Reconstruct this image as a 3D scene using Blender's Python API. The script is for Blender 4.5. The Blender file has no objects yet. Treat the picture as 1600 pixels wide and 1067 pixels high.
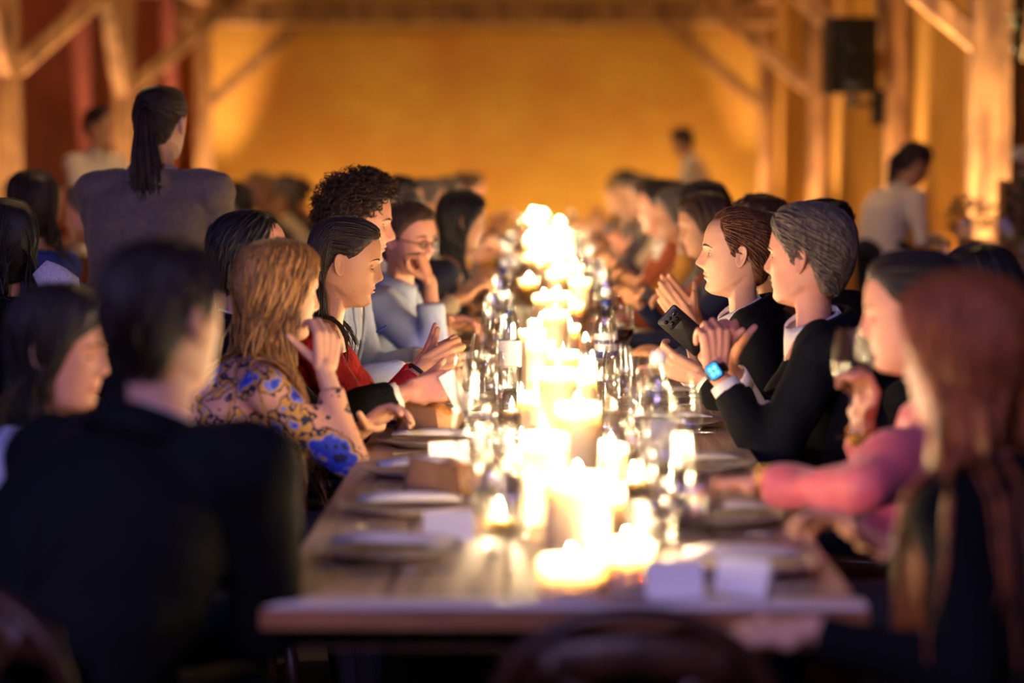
import bpy, bmesh, math, random, time
import numpy as np
from mathutils import Vector, Matrix
from mathutils.bvhtree import BVHTree
T0 = time.time()
rng = np.random.default_rng(7)
random.seed(7)
SC = bpy.context.scene
COL = SC.collection
pi = math.pi

# ------------------------------------------------------------------ camera, world, lights
FPX = 85.0 / 36.0 * 1600.0
cam_d = bpy.data.cameras.new('camera'); cam = bpy.data.objects.new('camera', cam_d); COL.objects.link(cam)
cam_d.lens = 85.0; cam_d.sensor_width = 36.0; cam_d.clip_end = 200
CAM = Vector((0.0, 0.0, 1.43))
cam.location = CAM
cam.rotation_euler = (pi / 2 - math.radians(4.24), 0, 0.0122)
cam_d.dof.use_dof = True; cam_d.dof.focus_distance = 6.55; cam_d.dof.aperture_fstop = 1.5
SC.camera = cam
CR = np.array(cam.rotation_euler.to_matrix())

def at(px, py, Y):
    """world point at depth Y seen at pixel (px, py) of the 1600x1067 frame"""
    d = CR @ np.array([(px - 800.0) / FPX, -(py - 533.5) / FPX, -1.0])
    return np.array(CAM) + d * (Y / d[1])

W = bpy.data.worlds.new('dusk'); SC.world = W; W.use_nodes = True
W.node_tree.nodes['Background'].inputs[0].default_value = (0.10, 0.20, 0.36, 1)
W.node_tree.nodes['Background'].inputs[1].default_value = 0.16
vs = SC.view_settings
vs.view_transform = 'Standard'; vs.look = 'None'; vs.exposure = 0.0; vs.gamma = 1.0; vs.use_curve_mapping = False
cy = SC.cycles
cy.caustics_reflective = False; cy.caustics_refractive = False
cy.max_bounces = 8; cy.diffuse_bounces = 3; cy.glossy_bounces = 3; cy.transparent_max_bounces = 40
cy.sample_clamp_indirect = 4.0
cy.use_denoising = True

def lamp(name, kind, loc, target, color, power, size=0.1, angle=60, blend=0.6):
    d = bpy.data.lights.new(name, kind); d.color = color; d.energy = power
    if kind == 'SPOT':
        d.spot_size = math.radians(angle); d.spot_blend = blend; d.shadow_soft_size = size
    elif kind == 'AREA':
        d.shape = 'DISK'; d.size = size
    o = bpy.data.objects.new(name, d); COL.objects.link(o); o.location = loc
    o.rotation_euler = (Vector(target) - Vector(loc)).to_track_quat('-Z', 'Y').to_euler()
    return o
# violet and blue stage wash from the rig above and behind the photographer
lamp('stage_wash_violet', 'SPOT', (-1.6, -1.8, 4.0), (0.0, 6.5, 0.8), (0.66, 0.48, 1.0), 800, 0.25, 62, 0.9)
lamp('stage_wash_blue', 'SPOT', (-3.6, 2.2, 3.6), (-0.3, 5.5, 0.8), (0.08, 0.22, 1.0), 180, 0.25, 80, 0.9)
lamp('stage_wash_blue_right', 'SPOT', (2.6, 1.6, 3.6), (0.4, 5.0, 0.8), (0.14, 0.26, 1.0), 50, 0.25, 80, 0.9)

# ------------------------------------------------------------------ materials
def lin(c):
    return tuple(((v / 255.0) / 12.92 if v / 255.0 <= 0.04045 else ((v / 255.0 + 0.055) / 1.055) ** 2.4) for v in c)
MATS = {}
def mat(name, col, rough=0.7, col2=None, scale=8.0, bump=0.0, bscale=60.0, metal=0.0, spec=0.4, sheen=0.0, tex='noise', stretch=None, sss=0.0, contrast=(0.35, 0.65), detail=4.0):
    if name in MATS: return MATS[name]
    m = bpy.data.materials.new(name); m.use_nodes = True; MATS[name] = m
    nt = m.node_tree; b = nt.nodes['Principled BSDF']
    c = lin(col)
    b.inputs['Base Color'].default_value = (*c, 1); b.inputs['Roughness'].default_value = rough
    b.inputs['Metallic'].default_value = metal; b.inputs['Specular IOR Level'].default_value = spec
    if sheen: b.inputs['Sheen Weight'].default_value = sheen
    if sss:
        b.inputs['Subsurface Weight'].default_value = sss
        b.inputs['Subsurface Radius'].default_value = (0.012, 0.004, 0.002); b.inputs['Subsurface Scale'].default_value = 1.0
    if col2 is not None or bump:
        tc = nt.nodes.new('ShaderNodeTexCoord'); mp = nt.nodes.new('ShaderNodeMapping')
        nt.links.new(tc.outputs['Object'], mp.inputs[0])
        if stretch: mp.inputs['Scale'].default_value = stretch
    if col2 is not None:
        if tex == 'voronoi':
            t = nt.nodes.new('ShaderNodeTexVoronoi'); t.inputs['Scale'].default_value = scale; fac = t.outputs['Distance']
        elif tex == 'wave':
            t = nt.nodes.new('ShaderNodeTexWave'); t.inputs['Scale'].default_value = scale; t.inputs['Distortion'].default_value = 6; fac = t.outputs['Fac']
        else:
            t = nt.nodes.new('ShaderNodeTexNoise'); t.inputs['Scale'].default_value = scale; t.inputs['Detail'].default_value = detail; fac = t.outputs['Fac']
        nt.links.new(mp.outputs[0], t.inputs['Vector'])
        r = nt.nodes.new('ShaderNodeValToRGB'); nt.links.new(fac, r.inputs[0])
        r.color_ramp.elements[0].position = contrast[0]; r.color_ramp.elements[1].position = contrast[1]
        r.color_ramp.elements[0].color = (*c, 1); r.color_ramp.elements[1].color = (*lin(col2), 1)
        nt.links.new(r.outputs[0], b.inputs['Base Color'])
    if bump:
        n = nt.nodes.new('ShaderNodeTexNoise'); n.inputs['Scale'].default_value = bscale; n.inputs['Detail'].default_value = 3
        nt.links.new(mp.outputs[0], n.inputs['Vector'])
        bp = nt.nodes.new('ShaderNodeBump'); bp.inputs['Strength'].default_value = bump; bp.inputs['Distance'].default_value = 0.01
        nt.links.new(n.outputs['Fac'], bp.inputs['Height']); nt.links.new(bp.outputs[0], b.inputs['Normal'])
    return m

def emis(name, col, strength):
    if name in MATS: return MATS[name]
    m = bpy.data.materials.new(name); m.use_nodes = True; MATS[name] = m
    nt = m.node_tree; nt.nodes.clear()
    e = nt.nodes.new('ShaderNodeEmission'); e.inputs[0].default_value = (*col, 1); e.inputs[1].default_value = strength
    o = nt.nodes.new('ShaderNodeOutputMaterial'); nt.links.new(e.outputs[0], o.inputs[0])
    return m

def glass_mat(name, tint=(1, 1, 1), rough=0.13, ior=1.5):
    """thin-walled glass: light passes straight through the wall and glances off it by Fresnel"""
    m = bpy.data.materials.new(name); m.use_nodes = True; MATS[name] = m
    nt = m.node_tree; nt.nodes.clear()
    t = nt.nodes.new('ShaderNodeBsdfTransparent'); t.inputs[0].default_value = (*tint, 1)
    g = nt.nodes.new('ShaderNodeBsdfGlossy'); g.inputs['Roughness'].default_value = rough
    f = nt.nodes.new('ShaderNodeLayerWeight'); f.inputs[0].default_value = 0.35
    mp = nt.nodes.new('ShaderNodeMapRange'); mp.inputs[3].default_value = 0.09; mp.inputs[4].default_value = 0.55
    nt.links.new(f.outputs['Fresnel'], mp.inputs[0])
    mx = nt.nodes.new('ShaderNodeMixShader'); o = nt.nodes.new('ShaderNodeOutputMaterial')
    nt.links.new(mp.outputs[0], mx.inputs[0]); nt.links.new(t.outputs[0], mx.inputs[1]); nt.links.new(g.outputs[0], mx.inputs[2])
    nt.links.new(mx.outputs[0], o.inputs[0])
    return m

def wax_mat():
    m = bpy.data.materials.new('candle_wax'); m.use_nodes = True; MATS['candle_wax'] = m
    b = m.node_tree.nodes['Principled BSDF']
    b.inputs['Base Color'].default_value = (0.66, 0.53, 0.36, 1); b.inputs['Roughness'].default_value = 0.45
    b.inputs['Subsurface Weight'].default_value = 0.6; b.inputs['Subsurface Radius'].default_value = (1.0, 0.86, 0.62); b.inputs['Subsurface Scale'].default_value = 0.050
    return m
WAX = wax_mat()
FLAME = emis('flame', (1.0, 0.70, 0.36), 1300.0)
GLASS = glass_mat('clear_glass'); BOTTLE = glass_mat('bottle_glass', (0.93, 0.97, 0.95))
WINE = mat('red_wine', (40, 4, 8), 0.1)
CHROME = mat('cutlery_steel', (200, 198, 195), 0.25, metal=1.0)
STONE = mat('stoneware', (120, 108, 104), 0.35, (150, 136, 130), 30, spec=0.6)
LINEN = mat('napkin_linen', (205, 198, 200), 0.9, bump=0.4, bscale=220)
CARD = mat('white_card', (240, 236, 228), 0.8)
CRUST = mat('bread_crust', (196, 124, 62), 0.7, (232, 190, 130), 22, bump=0.5, bscale=60)
PAPER = mat('brown_paper', (128, 92, 66), 0.85, bump=0.3, bscale=40)
TWOOD = mat('table_plank_wood', (176, 150, 130), 0.42, (132, 108, 92), 5, bump=0.35, bscale=30, stretch=(9, 0.7, 9), spec=0.45)
TWOOD_D = mat('table_frame_wood', (96, 62, 38), 0.6, (60, 38, 24), 6, bump=0.3, bscale=25, stretch=(6, 6, 1))
OAK = mat('old_oak_timber', (176, 126, 74), 0.75, (112, 74, 42), 4, bump=0.6, bscale=14, stretch=(3, 3, 0.6))
CHAIRW = mat('chair_wood', (70, 40, 24), 0.42, (46, 26, 16), 6, bump=0.15, bscale=30, stretch=(4, 4, 1))
BLACKP = mat('black_plastic', (9, 10, 11), 0.5, bump=0.2, bscale=200)
BLACKM = mat('black_metal', (20, 20, 22), 0.45, metal=0.6)
GOLD = mat('gold_jewellery', (230, 170, 80), 0.25, metal=1.0)

# ------------------------------------------------------------------ mesh helpers
class MB:
    """collects vertices and faces for ONE mesh object"""
    def __init__(self): self.v = []; self.f3 = []; self.f4 = []; self.m3 = []; self.m4 = []; self.n = 0
    def add(self, v, f, mi=0):
        v = np.asarray(v, float).reshape(-1, 3); f = np.asarray(f, int)
        if len(f):
            (self.f3 if f.shape[1] == 3 else self.f4).append(f + self.n)
            mm = np.full(len(f), mi) if np.isscalar(mi) else np.asarray(mi)
            (self.m3 if f.shape[1] == 3 else self.m4).append(mm)
        self.v.append(v); self.n += len(v); return self
    def join(self, o):
        V = o.verts()
        off = self.n
        for f, m in zip(o.f3, o.m3): self.f3.append(f + off); self.m3.append(m)
        for f, m in zip(o.f4, o.m4): self.f4.append(f + off); self.m4.append(m)
        self.v.append(V); self.n += len(V); return self
    def verts(self): return np.concatenate(self.v) if self.v else np.zeros((0, 3))
    def mesh(self, name, smooth=True):
        me = bpy.data.meshes.new(name); V = self.verts()
        f3 = np.concatenate(self.f3) if self.f3 else np.zeros((0, 3), int)
        f4 = np.concatenate(self.f4) if self.f4 else np.zeros((0, 4), int)
        mi = np.concatenate([np.concatenate(self.m3) if self.m3 else np.zeros(0), np.concatenate(self.m4) if self.m4 else np.zeros(0)]).astype(np.int32)
        me.vertices.add(len(V)); me.vertices.foreach_set('co', V.astype(np.float32).ravel())
        loops = np.concatenate([f3.ravel(), f4.ravel()]).astype(np.int32)
        me.loops.add(len(loops)); me.loops.foreach_set('vertex_index', loops)
        np_ = len(f3) + len(f4)
        me.polygons.add(np_)
        st = np.concatenate([np.arange(len(f3)) * 3, len(f3) * 3 + np.arange(len(f4)) * 4]).astype(np.int32)
        me.polygons.foreach_set('loop_start', st)
        me.polygons.foreach_set('material_index', mi)
        me.polygons.foreach_set('use_smooth', np.full(np_, smooth))
        me.update(calc_edges=True); me.validate()
        return me
    def bvh(self):
        V = [Vector(p) for p in self.verts()]
        F = [tuple(map(int, f)) for a in self.f3 for f in a] + [tuple(map(int, f)) for a in self.f4 for f in a]
        return BVHTree.FromPolygons(V, F)

def link(name, me, mats, parent=None, loc=None, smooth=True):
    if isinstance(me, MB):
        me = me.mesh(name, smooth)
        for m in (mats if isinstance(mats, (list, tuple)) else [mats]): me.materials.append(m)
    o = bpy.data.objects.new(name, me); COL.objects.link(o)
    if parent is not None: o.parent = parent
    if loc is not None: o.location = loc
    return o
def tag(o, label, cat=None, group=None, kind=None):
    if label: o['label'] = label
    if cat: o['category'] = cat
    if group: o['group'] = group
    if kind: o['kind'] = kind
    return o
def thing(name, label, cat, loc=(0, 0, 0), rz=0.0, group=None):
    o = bpy.data.objects.new(name, None); COL.objects.link(o); o.empty_display_size = 0.1
    o.location = loc; o.rotation_euler = (0, 0, rz)
    return tag(o, label, cat, group)
def dup(o, label=None, loc=None, rz=None, group=None):
    def cp(a, par):
        c = a.copy(); COL.objects.link(c); c.parent = par
        for ch in a.children: cp(ch, c)
        return c
    c = cp(o, None)
    if label: c['label'] = label
    if loc is not None: c.location = loc
    if rz is not None: c.rotation_euler = (0, 0, rz)
    if group: c['group'] = group
    return c
def nrm(v):
    v = np.asarray(v, float); return v / (np.linalg.norm(v) + 1e-12)
def grid_faces(nr, nc, closed=True):
    i = np.arange(nr - 1)[:, None]; j = np.arange(nc if closed else nc - 1)[None, :]
    j2 = (j + 1) % nc
    return np.stack([i * nc + j, i * nc + j2, (i + 1) * nc + j2, (i + 1) * nc + j], -1).reshape(-1, 4)
def tube(path, rad, n=10, cap=True, ref=None):
    """tube along a path; rad: per-point radius or (a,b) radii"""
    P = np.asarray(path, float); k = len(P)
    R = np.asarray(rad, float)
    if R.ndim == 0: R = np.full(k, float(R))
    if R.ndim == 1: R = np.stack([R, R], 1)
    Tn = np.gradient(P, axis=0); Tn /= (np.linalg.norm(Tn, axis=1, keepdims=True) + 1e-12)
    a = np.asarray(ref if ref is not None else (0, 0, 1.0), float)
    if abs(np.dot(a, Tn[0])) > 0.95: a = np.array([1.0, 0, 0])
    ang = np.linspace(0, 2 * pi, n, endpoint=False); V = []
    u = nrm(a - Tn[0] * np.dot(a, Tn[0]))
    for i in range(k):
        u = nrm(u - Tn[i] * np.dot(u, Tn[i])); w = np.cross(Tn[i], u)
        V.append(P[i] + np.cos(ang)[:, None] * u * R[i, 0] + np.sin(ang)[:, None] * w * R[i, 1])
    V = np.concatenate(V); F = grid_faces(k, n)
    m = MB()
    if cap:
        V = np.concatenate([V, P[:1], P[-1:]]); c0 = k * n; c1 = c0 + 1
        j = np.arange(n); j2 = (j + 1) % n
        m.add(V, F); m.f3.append(np.stack([j2, j, np.full(n, c0)], 1)); m.m3.append(np.zeros(n))
        b = (k - 1) * n
        m.f3.append(np.stack([b + j, b + j2, np.full(n, c1)], 1)); m.m3.append(np.zeros(n))
    else: m.add(V, F)
    return m
def lathe(prof, n=24, mi=0):
    pr = np.asarray(prof, float); ang = np.linspace(0, 2 * pi, n, endpoint=False)
    V = np.stack([pr[:, None, 0] * np.cos(ang), pr[:, None, 0] * np.sin(ang), np.repeat(pr[:, 1:2], n, 1)], -1).reshape(-1, 3)
    return MB().add(V, grid_faces(len(pr), n), mi)
BOXF = np.array([[0, 3, 2, 1], [4, 5, 6, 7], [0, 1, 5, 4], [1, 2, 6, 5], [2, 3, 7, 6], [3, 0, 4, 7]])
def box(lo, hi, mi=0):
    x0, y0, z0 = lo; x1, y1, z1 = hi
    return MB().add([[x0, y0, z0], [x1, y0, z0], [x1, y1, z0], [x0, y1, z0], [x0, y0, z1], [x1, y0, z1], [x1, y1, z1], [x0, y1, z1]], BOXF, mi)
def beam(p0, p1, w, h, up=(0, 0, 1)):
    """square timber from p0 to p1 with chamfered edges"""
    p0 = np.asarray(p0, float); p1 = np.asarray(p1, float); t = nrm(p1 - p0)
    u = np.asarray(up, float)
    if abs(np.dot(u, t)) > 0.95: u = np.array([0, 1.0, 0])
    u = nrm(u - t * np.dot(u, t)); s = np.cross(t, u)
    c = min(w, h) * 0.08
    pts = [(-w / 2 + c, -h / 2), (w / 2 - c, -h / 2), (w / 2, -h / 2 + c), (w / 2, h / 2 - c), (w / 2 - c, h / 2), (-w / 2 + c, h / 2), (-w / 2, h / 2 - c), (-w / 2, -h / 2 + c)]
    k = max(2, int(np.linalg.norm(p1 - p0) / 0.5) + 1); V = []
    for i in range(k):
        q = p0 + (p1 - p0) * i / (k - 1) + (rng.normal(0, 0.006, 3) if 0 < i < k - 1 else 0)
        V += [q + s * a + u * b for a, b in pts]
    m = MB().add(V, grid_faces(k, 8))
    m.add(V[:8], [[0, 1, 2, 3], [0, 3, 4, 7], [4, 5, 6, 7]]); m.add(V[-8:], [[3, 2, 1, 0], [7, 4, 3, 0], [7, 6, 5, 4]])
    return m
def ellipsoid(c, r, n=14, M=None):
    th = np.linspace(0, pi, n); ph = np.linspace(0, 2 * pi, 2 * n, endpoint=False)
    V = np.stack([np.sin(th)[:, None] * np.cos(ph) * r[0], np.sin(th)[:, None] * np.sin(ph) * r[1], np.repeat(np.cos(th)[:, None], 2 * n, 1) * r[2]], -1).reshape(-1, 3)
    if M is not None: V = V @ np.asarray(M).T
    return MB().add(V + np.asarray(c), grid_faces(n, 2 * n)[:, ::-1])
def capsule(a, b, ra, rb, n=12, flat=1.0, ref=None):
    a = np.asarray(a, float); b = np.asarray(b, float); t = nrm(b - a)
    P, R = [], []
    for k in (0.02, 0.35, 0.7, 1.0): P.append(a - t * ra * math.sqrt(max(0, 1 - k * k))); R.append(ra * k)
    for k in (1.0, 0.7, 0.35, 0.02): P.append(b + t * rb * math.sqrt(max(0, 1 - k * k))); R.append(rb * k)
    R = np.array(R); return tube(P, np.stack([R * flat, R], 1), n, True, ref)

# voxel remesh in a scratch scene: welds overlapping blobs into one continuous skin
TMP = bpy.data.scenes.new('scratch')
def remesh(m, voxel, smooth=4, fac=0.5):
    me = m.mesh('tmp'); o = bpy.data.objects.new('tmp', me); TMP.collection.objects.link(o)
    r = o.modifiers.new('r', 'REMESH'); r.mode = 'VOXEL'; r.voxel_size = voxel; r.use_smooth_shade = True
    if smooth:
        s = o.modifiers.new('s', 'SMOOTH'); s.iterations = smooth; s.factor = fac
    vl = TMP.view_layers[0]; vl.update()
    ev = o.evaluated_get(vl.depsgraph).data
    nv = len(ev.vertices); V = np.empty(nv * 3, np.float32); ev.vertices.foreach_get('co', V)
    nf = len(ev.polygons); lp = np.empty(len(ev.loops), np.int32); ev.loops.foreach_get('vertex_index', lp)
    out = MB()
    if len(lp) == nf * 4: out.add(V.reshape(-1, 3), lp.reshape(-1, 4))
    else:
        F = [tuple(p.vertices) for p in ev.polygons]; out.add(V.reshape(-1, 3), [f for f in F if len(f) == 4])
    bpy.data.objects.remove(o); bpy.data.meshes.remove(me)
    return out
ORD = 'first second third fourth fifth sixth seventh eighth ninth tenth eleventh twelfth thirteenth fourteenth fifteenth sixteenth seventeenth eighteenth nineteenth twentieth'.split()
TENS = {2: 'twenty', 3: 'thirty', 4: 'forty', 5: 'fifty', 6: 'sixty', 7: 'seventy', 8: 'eighty', 9: 'ninety'}
TENTH = {2: 'twentieth', 3: 'thirtieth', 4: 'fortieth', 5: 'fiftieth', 6: 'sixtieth', 7: 'seventieth', 8: 'eightieth', 9: 'ninetieth'}
def nth(i):
    n = i + 1
    if n <= 20: return ORD[i]
    return TENTH[n // 10] if n % 10 == 0 else TENS[n // 10] + '-' + ORD[n % 10 - 1]
#@STRUCTURE
# ------------------------------------------------------------------ the barn
def struct(name, m, mt, label=None, smooth=False):
    o = link(name, m, mt, smooth=smooth); o['kind'] = 'structure'
    if label: o['label'] = label
    return o
def brick_mat(name, c1, c2, mortar, blotch):
    m = bpy.data.materials.new(name); m.use_nodes = True; nt = m.node_tree; b = nt.nodes['Principled BSDF']
    tc = nt.nodes.new('ShaderNodeTexCoord'); mp = nt.nodes.new('ShaderNodeMapping')
    nt.links.new(tc.outputs['UV'], mp.inputs[0])
    br = nt.nodes.new('ShaderNodeTexBrick'); br.inputs['Scale'].default_value = 1.0
    br.inputs['Brick Width'].default_value = 0.23; br.inputs['Row Height'].default_value = 0.075; br.inputs['Mortar Size'].default_value = 0.010
    br.inputs['Color1'].default_value = (*lin(c1), 1); br.inputs['Color2'].default_value = (*lin(c2), 1); br.inputs['Mortar'].default_value = (*lin(mortar), 1)
    nt.links.new(mp.outputs[0], br.inputs['Vector'])
    n = nt.nodes.new('ShaderNodeTexNoise'); n.inputs['Scale'].default_value = 0.9; n.inputs['Detail'].default_value = 5; nt.links.new(mp.outputs[0], n.inputs['Vector'])
    rp = nt.nodes.new('ShaderNodeValToRGB'); rp.color_ramp.elements[0].position = 0.42; rp.color_ramp.elements[1].position = 0.68
    nt.links.new(n.outputs['Fac'], rp.inputs[0])
    mx = nt.nodes.new('ShaderNodeMixRGB'); nt.links.new(rp.outputs[0], mx.inputs[0]); nt.links.new(br.outputs[0], mx.inputs[1]); mx.inputs[2].default_value = (*lin(blotch), 1)
    nt.links.new(mx.outputs[0], b.inputs['Base Color']); b.inputs['Roughness'].default_value = 0.9
    bp = nt.nodes.new('ShaderNodeBump'); bp.inputs['Strength'].default_value = 0.6; bp.inputs['Distance'].default_value = 0.01
    nt.links.new(br.outputs['Fac'], bp.inputs['Height']); bp.invert = True; nt.links.new(bp.outputs[0], b.inputs['Normal'])
    return m
def wall(name, a, b, z0, z1, th, mt, label):
    """upright wall from a to b (xy), thickness th to its left, UV in metres"""
    a = np.array(a, float); b = np.array(b, float); t = nrm(b - a); n2 = np.array([-t[1], t[0]]) * th
    pts = [a, b, b + n2, a + n2]
    V = [[*p, z0] for p in pts] + [[*p, z1] for p in pts]
    me = MB().add(V, BOXF).mesh(name, False); me.materials.append(mt)
    uv = me.uv_layers.new(name='uv')
    for p in me.polygons:
        for li in p.loop_indices:
            co = me.vertices[me.loops[li].vertex_index].co
            uv.data[li].uv = ((co.x - a[0]) * t[0] + (co.y - a[1]) * t[1] + (co.x * n2[0] + co.y * n2[1]) * 3, co.z)
    o = bpy.data.objects.new(name, me); COL.objects.link(o); o['kind'] = 'structure'; o['label'] = label
    return o
OCHRE = brick_mat('ochre_limewashed_brick', (214, 158, 62), (198, 140, 52), (180, 126, 50), (188, 122, 46))
REDB = brick_mat('red_brown_brick', (162, 66, 40), (142, 54, 34), (120, 58, 40), (124, 44, 28))
PLASTER = mat('ochre_plaster', (206, 148, 54), 0.9, (186, 124, 42), 1.6, bump=0.4, bscale=9)
FLOORM = mat('dark_floor_tiles', (60, 46, 38), 0.6, (42, 34, 30), 3, bump=0.3, bscale=12)
ROOFM = mat('dark_roof_boards', (92, 58, 36), 0.8, (60, 38, 26), 3, bump=0.4, bscale=10, stretch=(6, 0.5, 1))
YB = 28.6; XL = -4.15; XR = 2.74; YR = 14.25
struct('floor', box((-6, -5, -0.1), (5.2, YB, 0)), FLOORM, 'dark floor of the barn hall')
struct('ceiling', box((-6, -2.5, 4.7), (5.2, YB, 4.85)), ROOFM, 'dark boarded ceiling high over the hall')
wall('wall_back', (5.2, YB), (-6, YB), 0, 4.7, -0.3, OCHRE, 'ochre limewashed brick end wall behind the diners')
wall('wall_left', (XL - 0.12, YB), (XL - 0.12, -2.5), 0, 4.7, -0.3, REDB, 'dark red-brown brick wall left of the tables')
wall('wall_right', (XR, YR), (XR, YB), 0, 4.7, -0.3, PLASTER, 'ochre plastered wall behind the posts on the right')
wall('wall_recess', (5.0, 16.4), (XR + 0.3, 16.4), 0, 4.7, -0.3, REDB, 'dark red wall of the recess at far right')
wall('wall_side', (4.7, -2.5), (4.7, 16.4), 0, 4.7, -0.3, REDB, 'dark brick wall of the right side bay')

BENTS = [14.1, 17.9, 22.9, 28.3]
nm = {14.1: 'nearest', 17.9: 'second', 22.9: 'third', 28.3: 'rearmost'}
TIMBER_N = 0
def timber(p0, p1, w, h, label):
    global TIMBER_N; TIMBER_N += 1
    o = struct('trim_%d' % TIMBER_N, beam(p0, p1, w, h), OAK, label)
    return o
for Y in BENTS:
    for side, X in (('left', -3.95), ('right', 2.60)):
        if Y == 14.1 and side == 'left': continue
        pw_ = 0.24 if Y == 14.1 else (0.15 if side == 'right' else 0.19)
        timber((X, Y, 0), (X, Y, 4.7), pw_, pw_, '%s oak post on the %s side' % (nm[Y], side))
        sgn = 1 if side == 'left' else -1
        timber((X + sgn * 0.08, Y, 2.12), (X + sgn * 1.15, Y, 3.05), 0.11, 0.13, 'slanting knee brace of the %s %s post' % (nm[Y], side))
        dy = -1.25 if side == 'left' else 1.3
        if Y < 28: timber((X, Y + (0.1 if dy > 0 else -0.1), 2.1), (X, Y + dy, 3.3), 0.13, 0.12, 'lengthwise brace rising from the %s %s post' % (nm[Y], side))
    timber((-4.2, Y, 3.16), (2.75, Y, 3.16), 0.26, 0.30, '%s oak tie beam across the hall' % nm[Y])
timber((-3.95, 13.0, 3.4), (-3.95, 28.5, 3.4), 0.22, 0.22, 'long wall plate along the left posts')
timber((2.60, 13.0, 3.4), (2.60, 28.5, 3.4), 0.22, 0.22, 'long wall plate along the right posts')

# floor uplighters: a housing, a lens and the lamp itself
def uplighter(x, y, tgt, power, label, color=(1.0, 0.70, 0.40), angle=50):
    r = thing('floor_uplighter', label, 'uplighter', (x, y, 0), group='uplighters along the walls')
    link('housing', lathe([(0, 0), (0.075, 0), (0.075, 0.12), (0.068, 0.13), (0.06, 0.12), (0.0, 0.115)], 18), BLACKM, r)
    link('lens', lathe([(0, 0.124), (0.058, 0.124)], 18), emis('uplighter_lens', (1, 0.6, 0.25), 20), r)
    l = lamp('uplighter_lamp', 'SPOT', (x, y, 0.15), tgt, color, power, 0.05, angle, 0.8)
    return r
for i, (Y, pw) in enumerate(((14.1, 1900), (17.9, 700), (22.9, 800), (28.3, 650))):
    uplighter(2.28, Y - 0.42, (2.60, Y - 0.1, 2.6), pw, 'black floor uplighter at the foot of the %s right post' % nm[Y], angle=42)
for i, (Y, pw) in enumerate(((17.9, 650), (22.9, 650), (28.3, 1000))):
    uplighter(-3.5, Y - 0.5, (-3.95, Y - 0.1, 2.7), pw, 'black floor uplighter at the foot of the %s left post' % nm[Y], angle=46)
for i, x in enumerate((-3.2, -2.0, -0.8, 0.4, 1.5, 2.3)):  # unseen wash lights, added behind the diners to brighten the end wall
    uplighter(x, YB - 0.9, (x, YB, 1.9), 92, 'black floor uplighter added unseen below the ochre end wall, %s from left' % nth(i), (1.0, 0.72, 0.32), 110)
uplighter(2.3, 16.0, (XR, 16.2, 1.8), 95, 'black floor uplighter between the two nearest right posts', (1.0, 0.58, 0.2), 110)
uplighter(2.3, 20.4, (XR, 20.6, 1.8), 70, 'black floor uplighter between second and third right posts', (1.0, 0.58, 0.2), 110)
uplighter(2.3, 25.6, (XR, 25.8, 1.8), 40, 'black floor uplighter between the two rearmost right posts', (1.0, 0.5, 0.16), 110)

# unseen pendant bulbs, added above the frame to warm the far hall
def pendant(x, y, z, label, power):
    r = thing('fill_pendant', label, 'lamp', (x, y, z), group='fill pendants added above the frame')
    link('cord', tube([(0, 0, .1), (0, 0, 4.7 - z)], .006, 6), BLACKM, r)
    link('lamp_shade', lathe([(.02, .12), (.03, .10), (.14, .03), (.17, -.03)], 20), BLACKM, r)
    link('bulb', ellipsoid((0, 0, 0), (.04, .04, .05), 8), emis('fill_bulb', (1, .62, .3), power), r)
for i, (x, y) in enumerate(((-1.6, 11.0), (1.2, 11.5), (-2.2, 15.5), (.8, 16.0), (-1.6, 20.4), (1.4, 20.4), (-1.8, 25.4), (.9, 25.0))):
    pendant(x, y, 3.75, 'black shaded fill pendant added out of view above the hall, %s from the camera' % nth(i), 850)

# loudspeaker on its bracket
sp = thing('loudspeaker', 'black loudspeaker hanging on a bracket from the right oak post', 'loudspeaker', (2.20, 17.45, 1.90), math.radians(12))
m = MB()
prof = [(-0.18, -0.12), (0.18, -0.12), (0.14, 0.2), (-0.14, 0.2)]
m.add([[x, y, 0.02] for x, y in prof] + [[x * 0.97, y, 0.56] for x, y in prof], BOXF)
link('cabinet', m, BLACKP, sp, smooth=False)
link('grille', box((-0.165, -0.135, 0.035), (0.165, -0.118, 0.545)), mat('speaker_grille', (10, 11, 12), 0.7, bump=0.8, bscale=400), sp, smooth=False)
for z in (0.18, 0.42):
    link('cone', lathe([(0.0, 0), (0.05, 0.004), (0.11, 0.012), (0.12, 0.0)], 20), BLACKP, sp).matrix_local = Matrix.Translation((0, -0.137, z)) @ Matrix.Rotation(pi / 2, 4, 'X')
link('badge', box((-0.02, -0.139, 0.06), (0.02, -0.135, 0.085)), mat('badge_grey', (150, 150, 150), 0.5), sp, smooth=False)
bk = link('bracket', tube([(0.08, 0.1, 0.0), (0.08, 0.2, -0.05), (0.28, 0.3, -0.05), (0.36, 0.33, -0.06)], 0.022, 8), BLACKM, sp)
link('wall_plate', box((0.30, 0.22, -0.2), (0.36, 0.36, 0.06)), BLACKM, bk, smooth=False)

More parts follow.
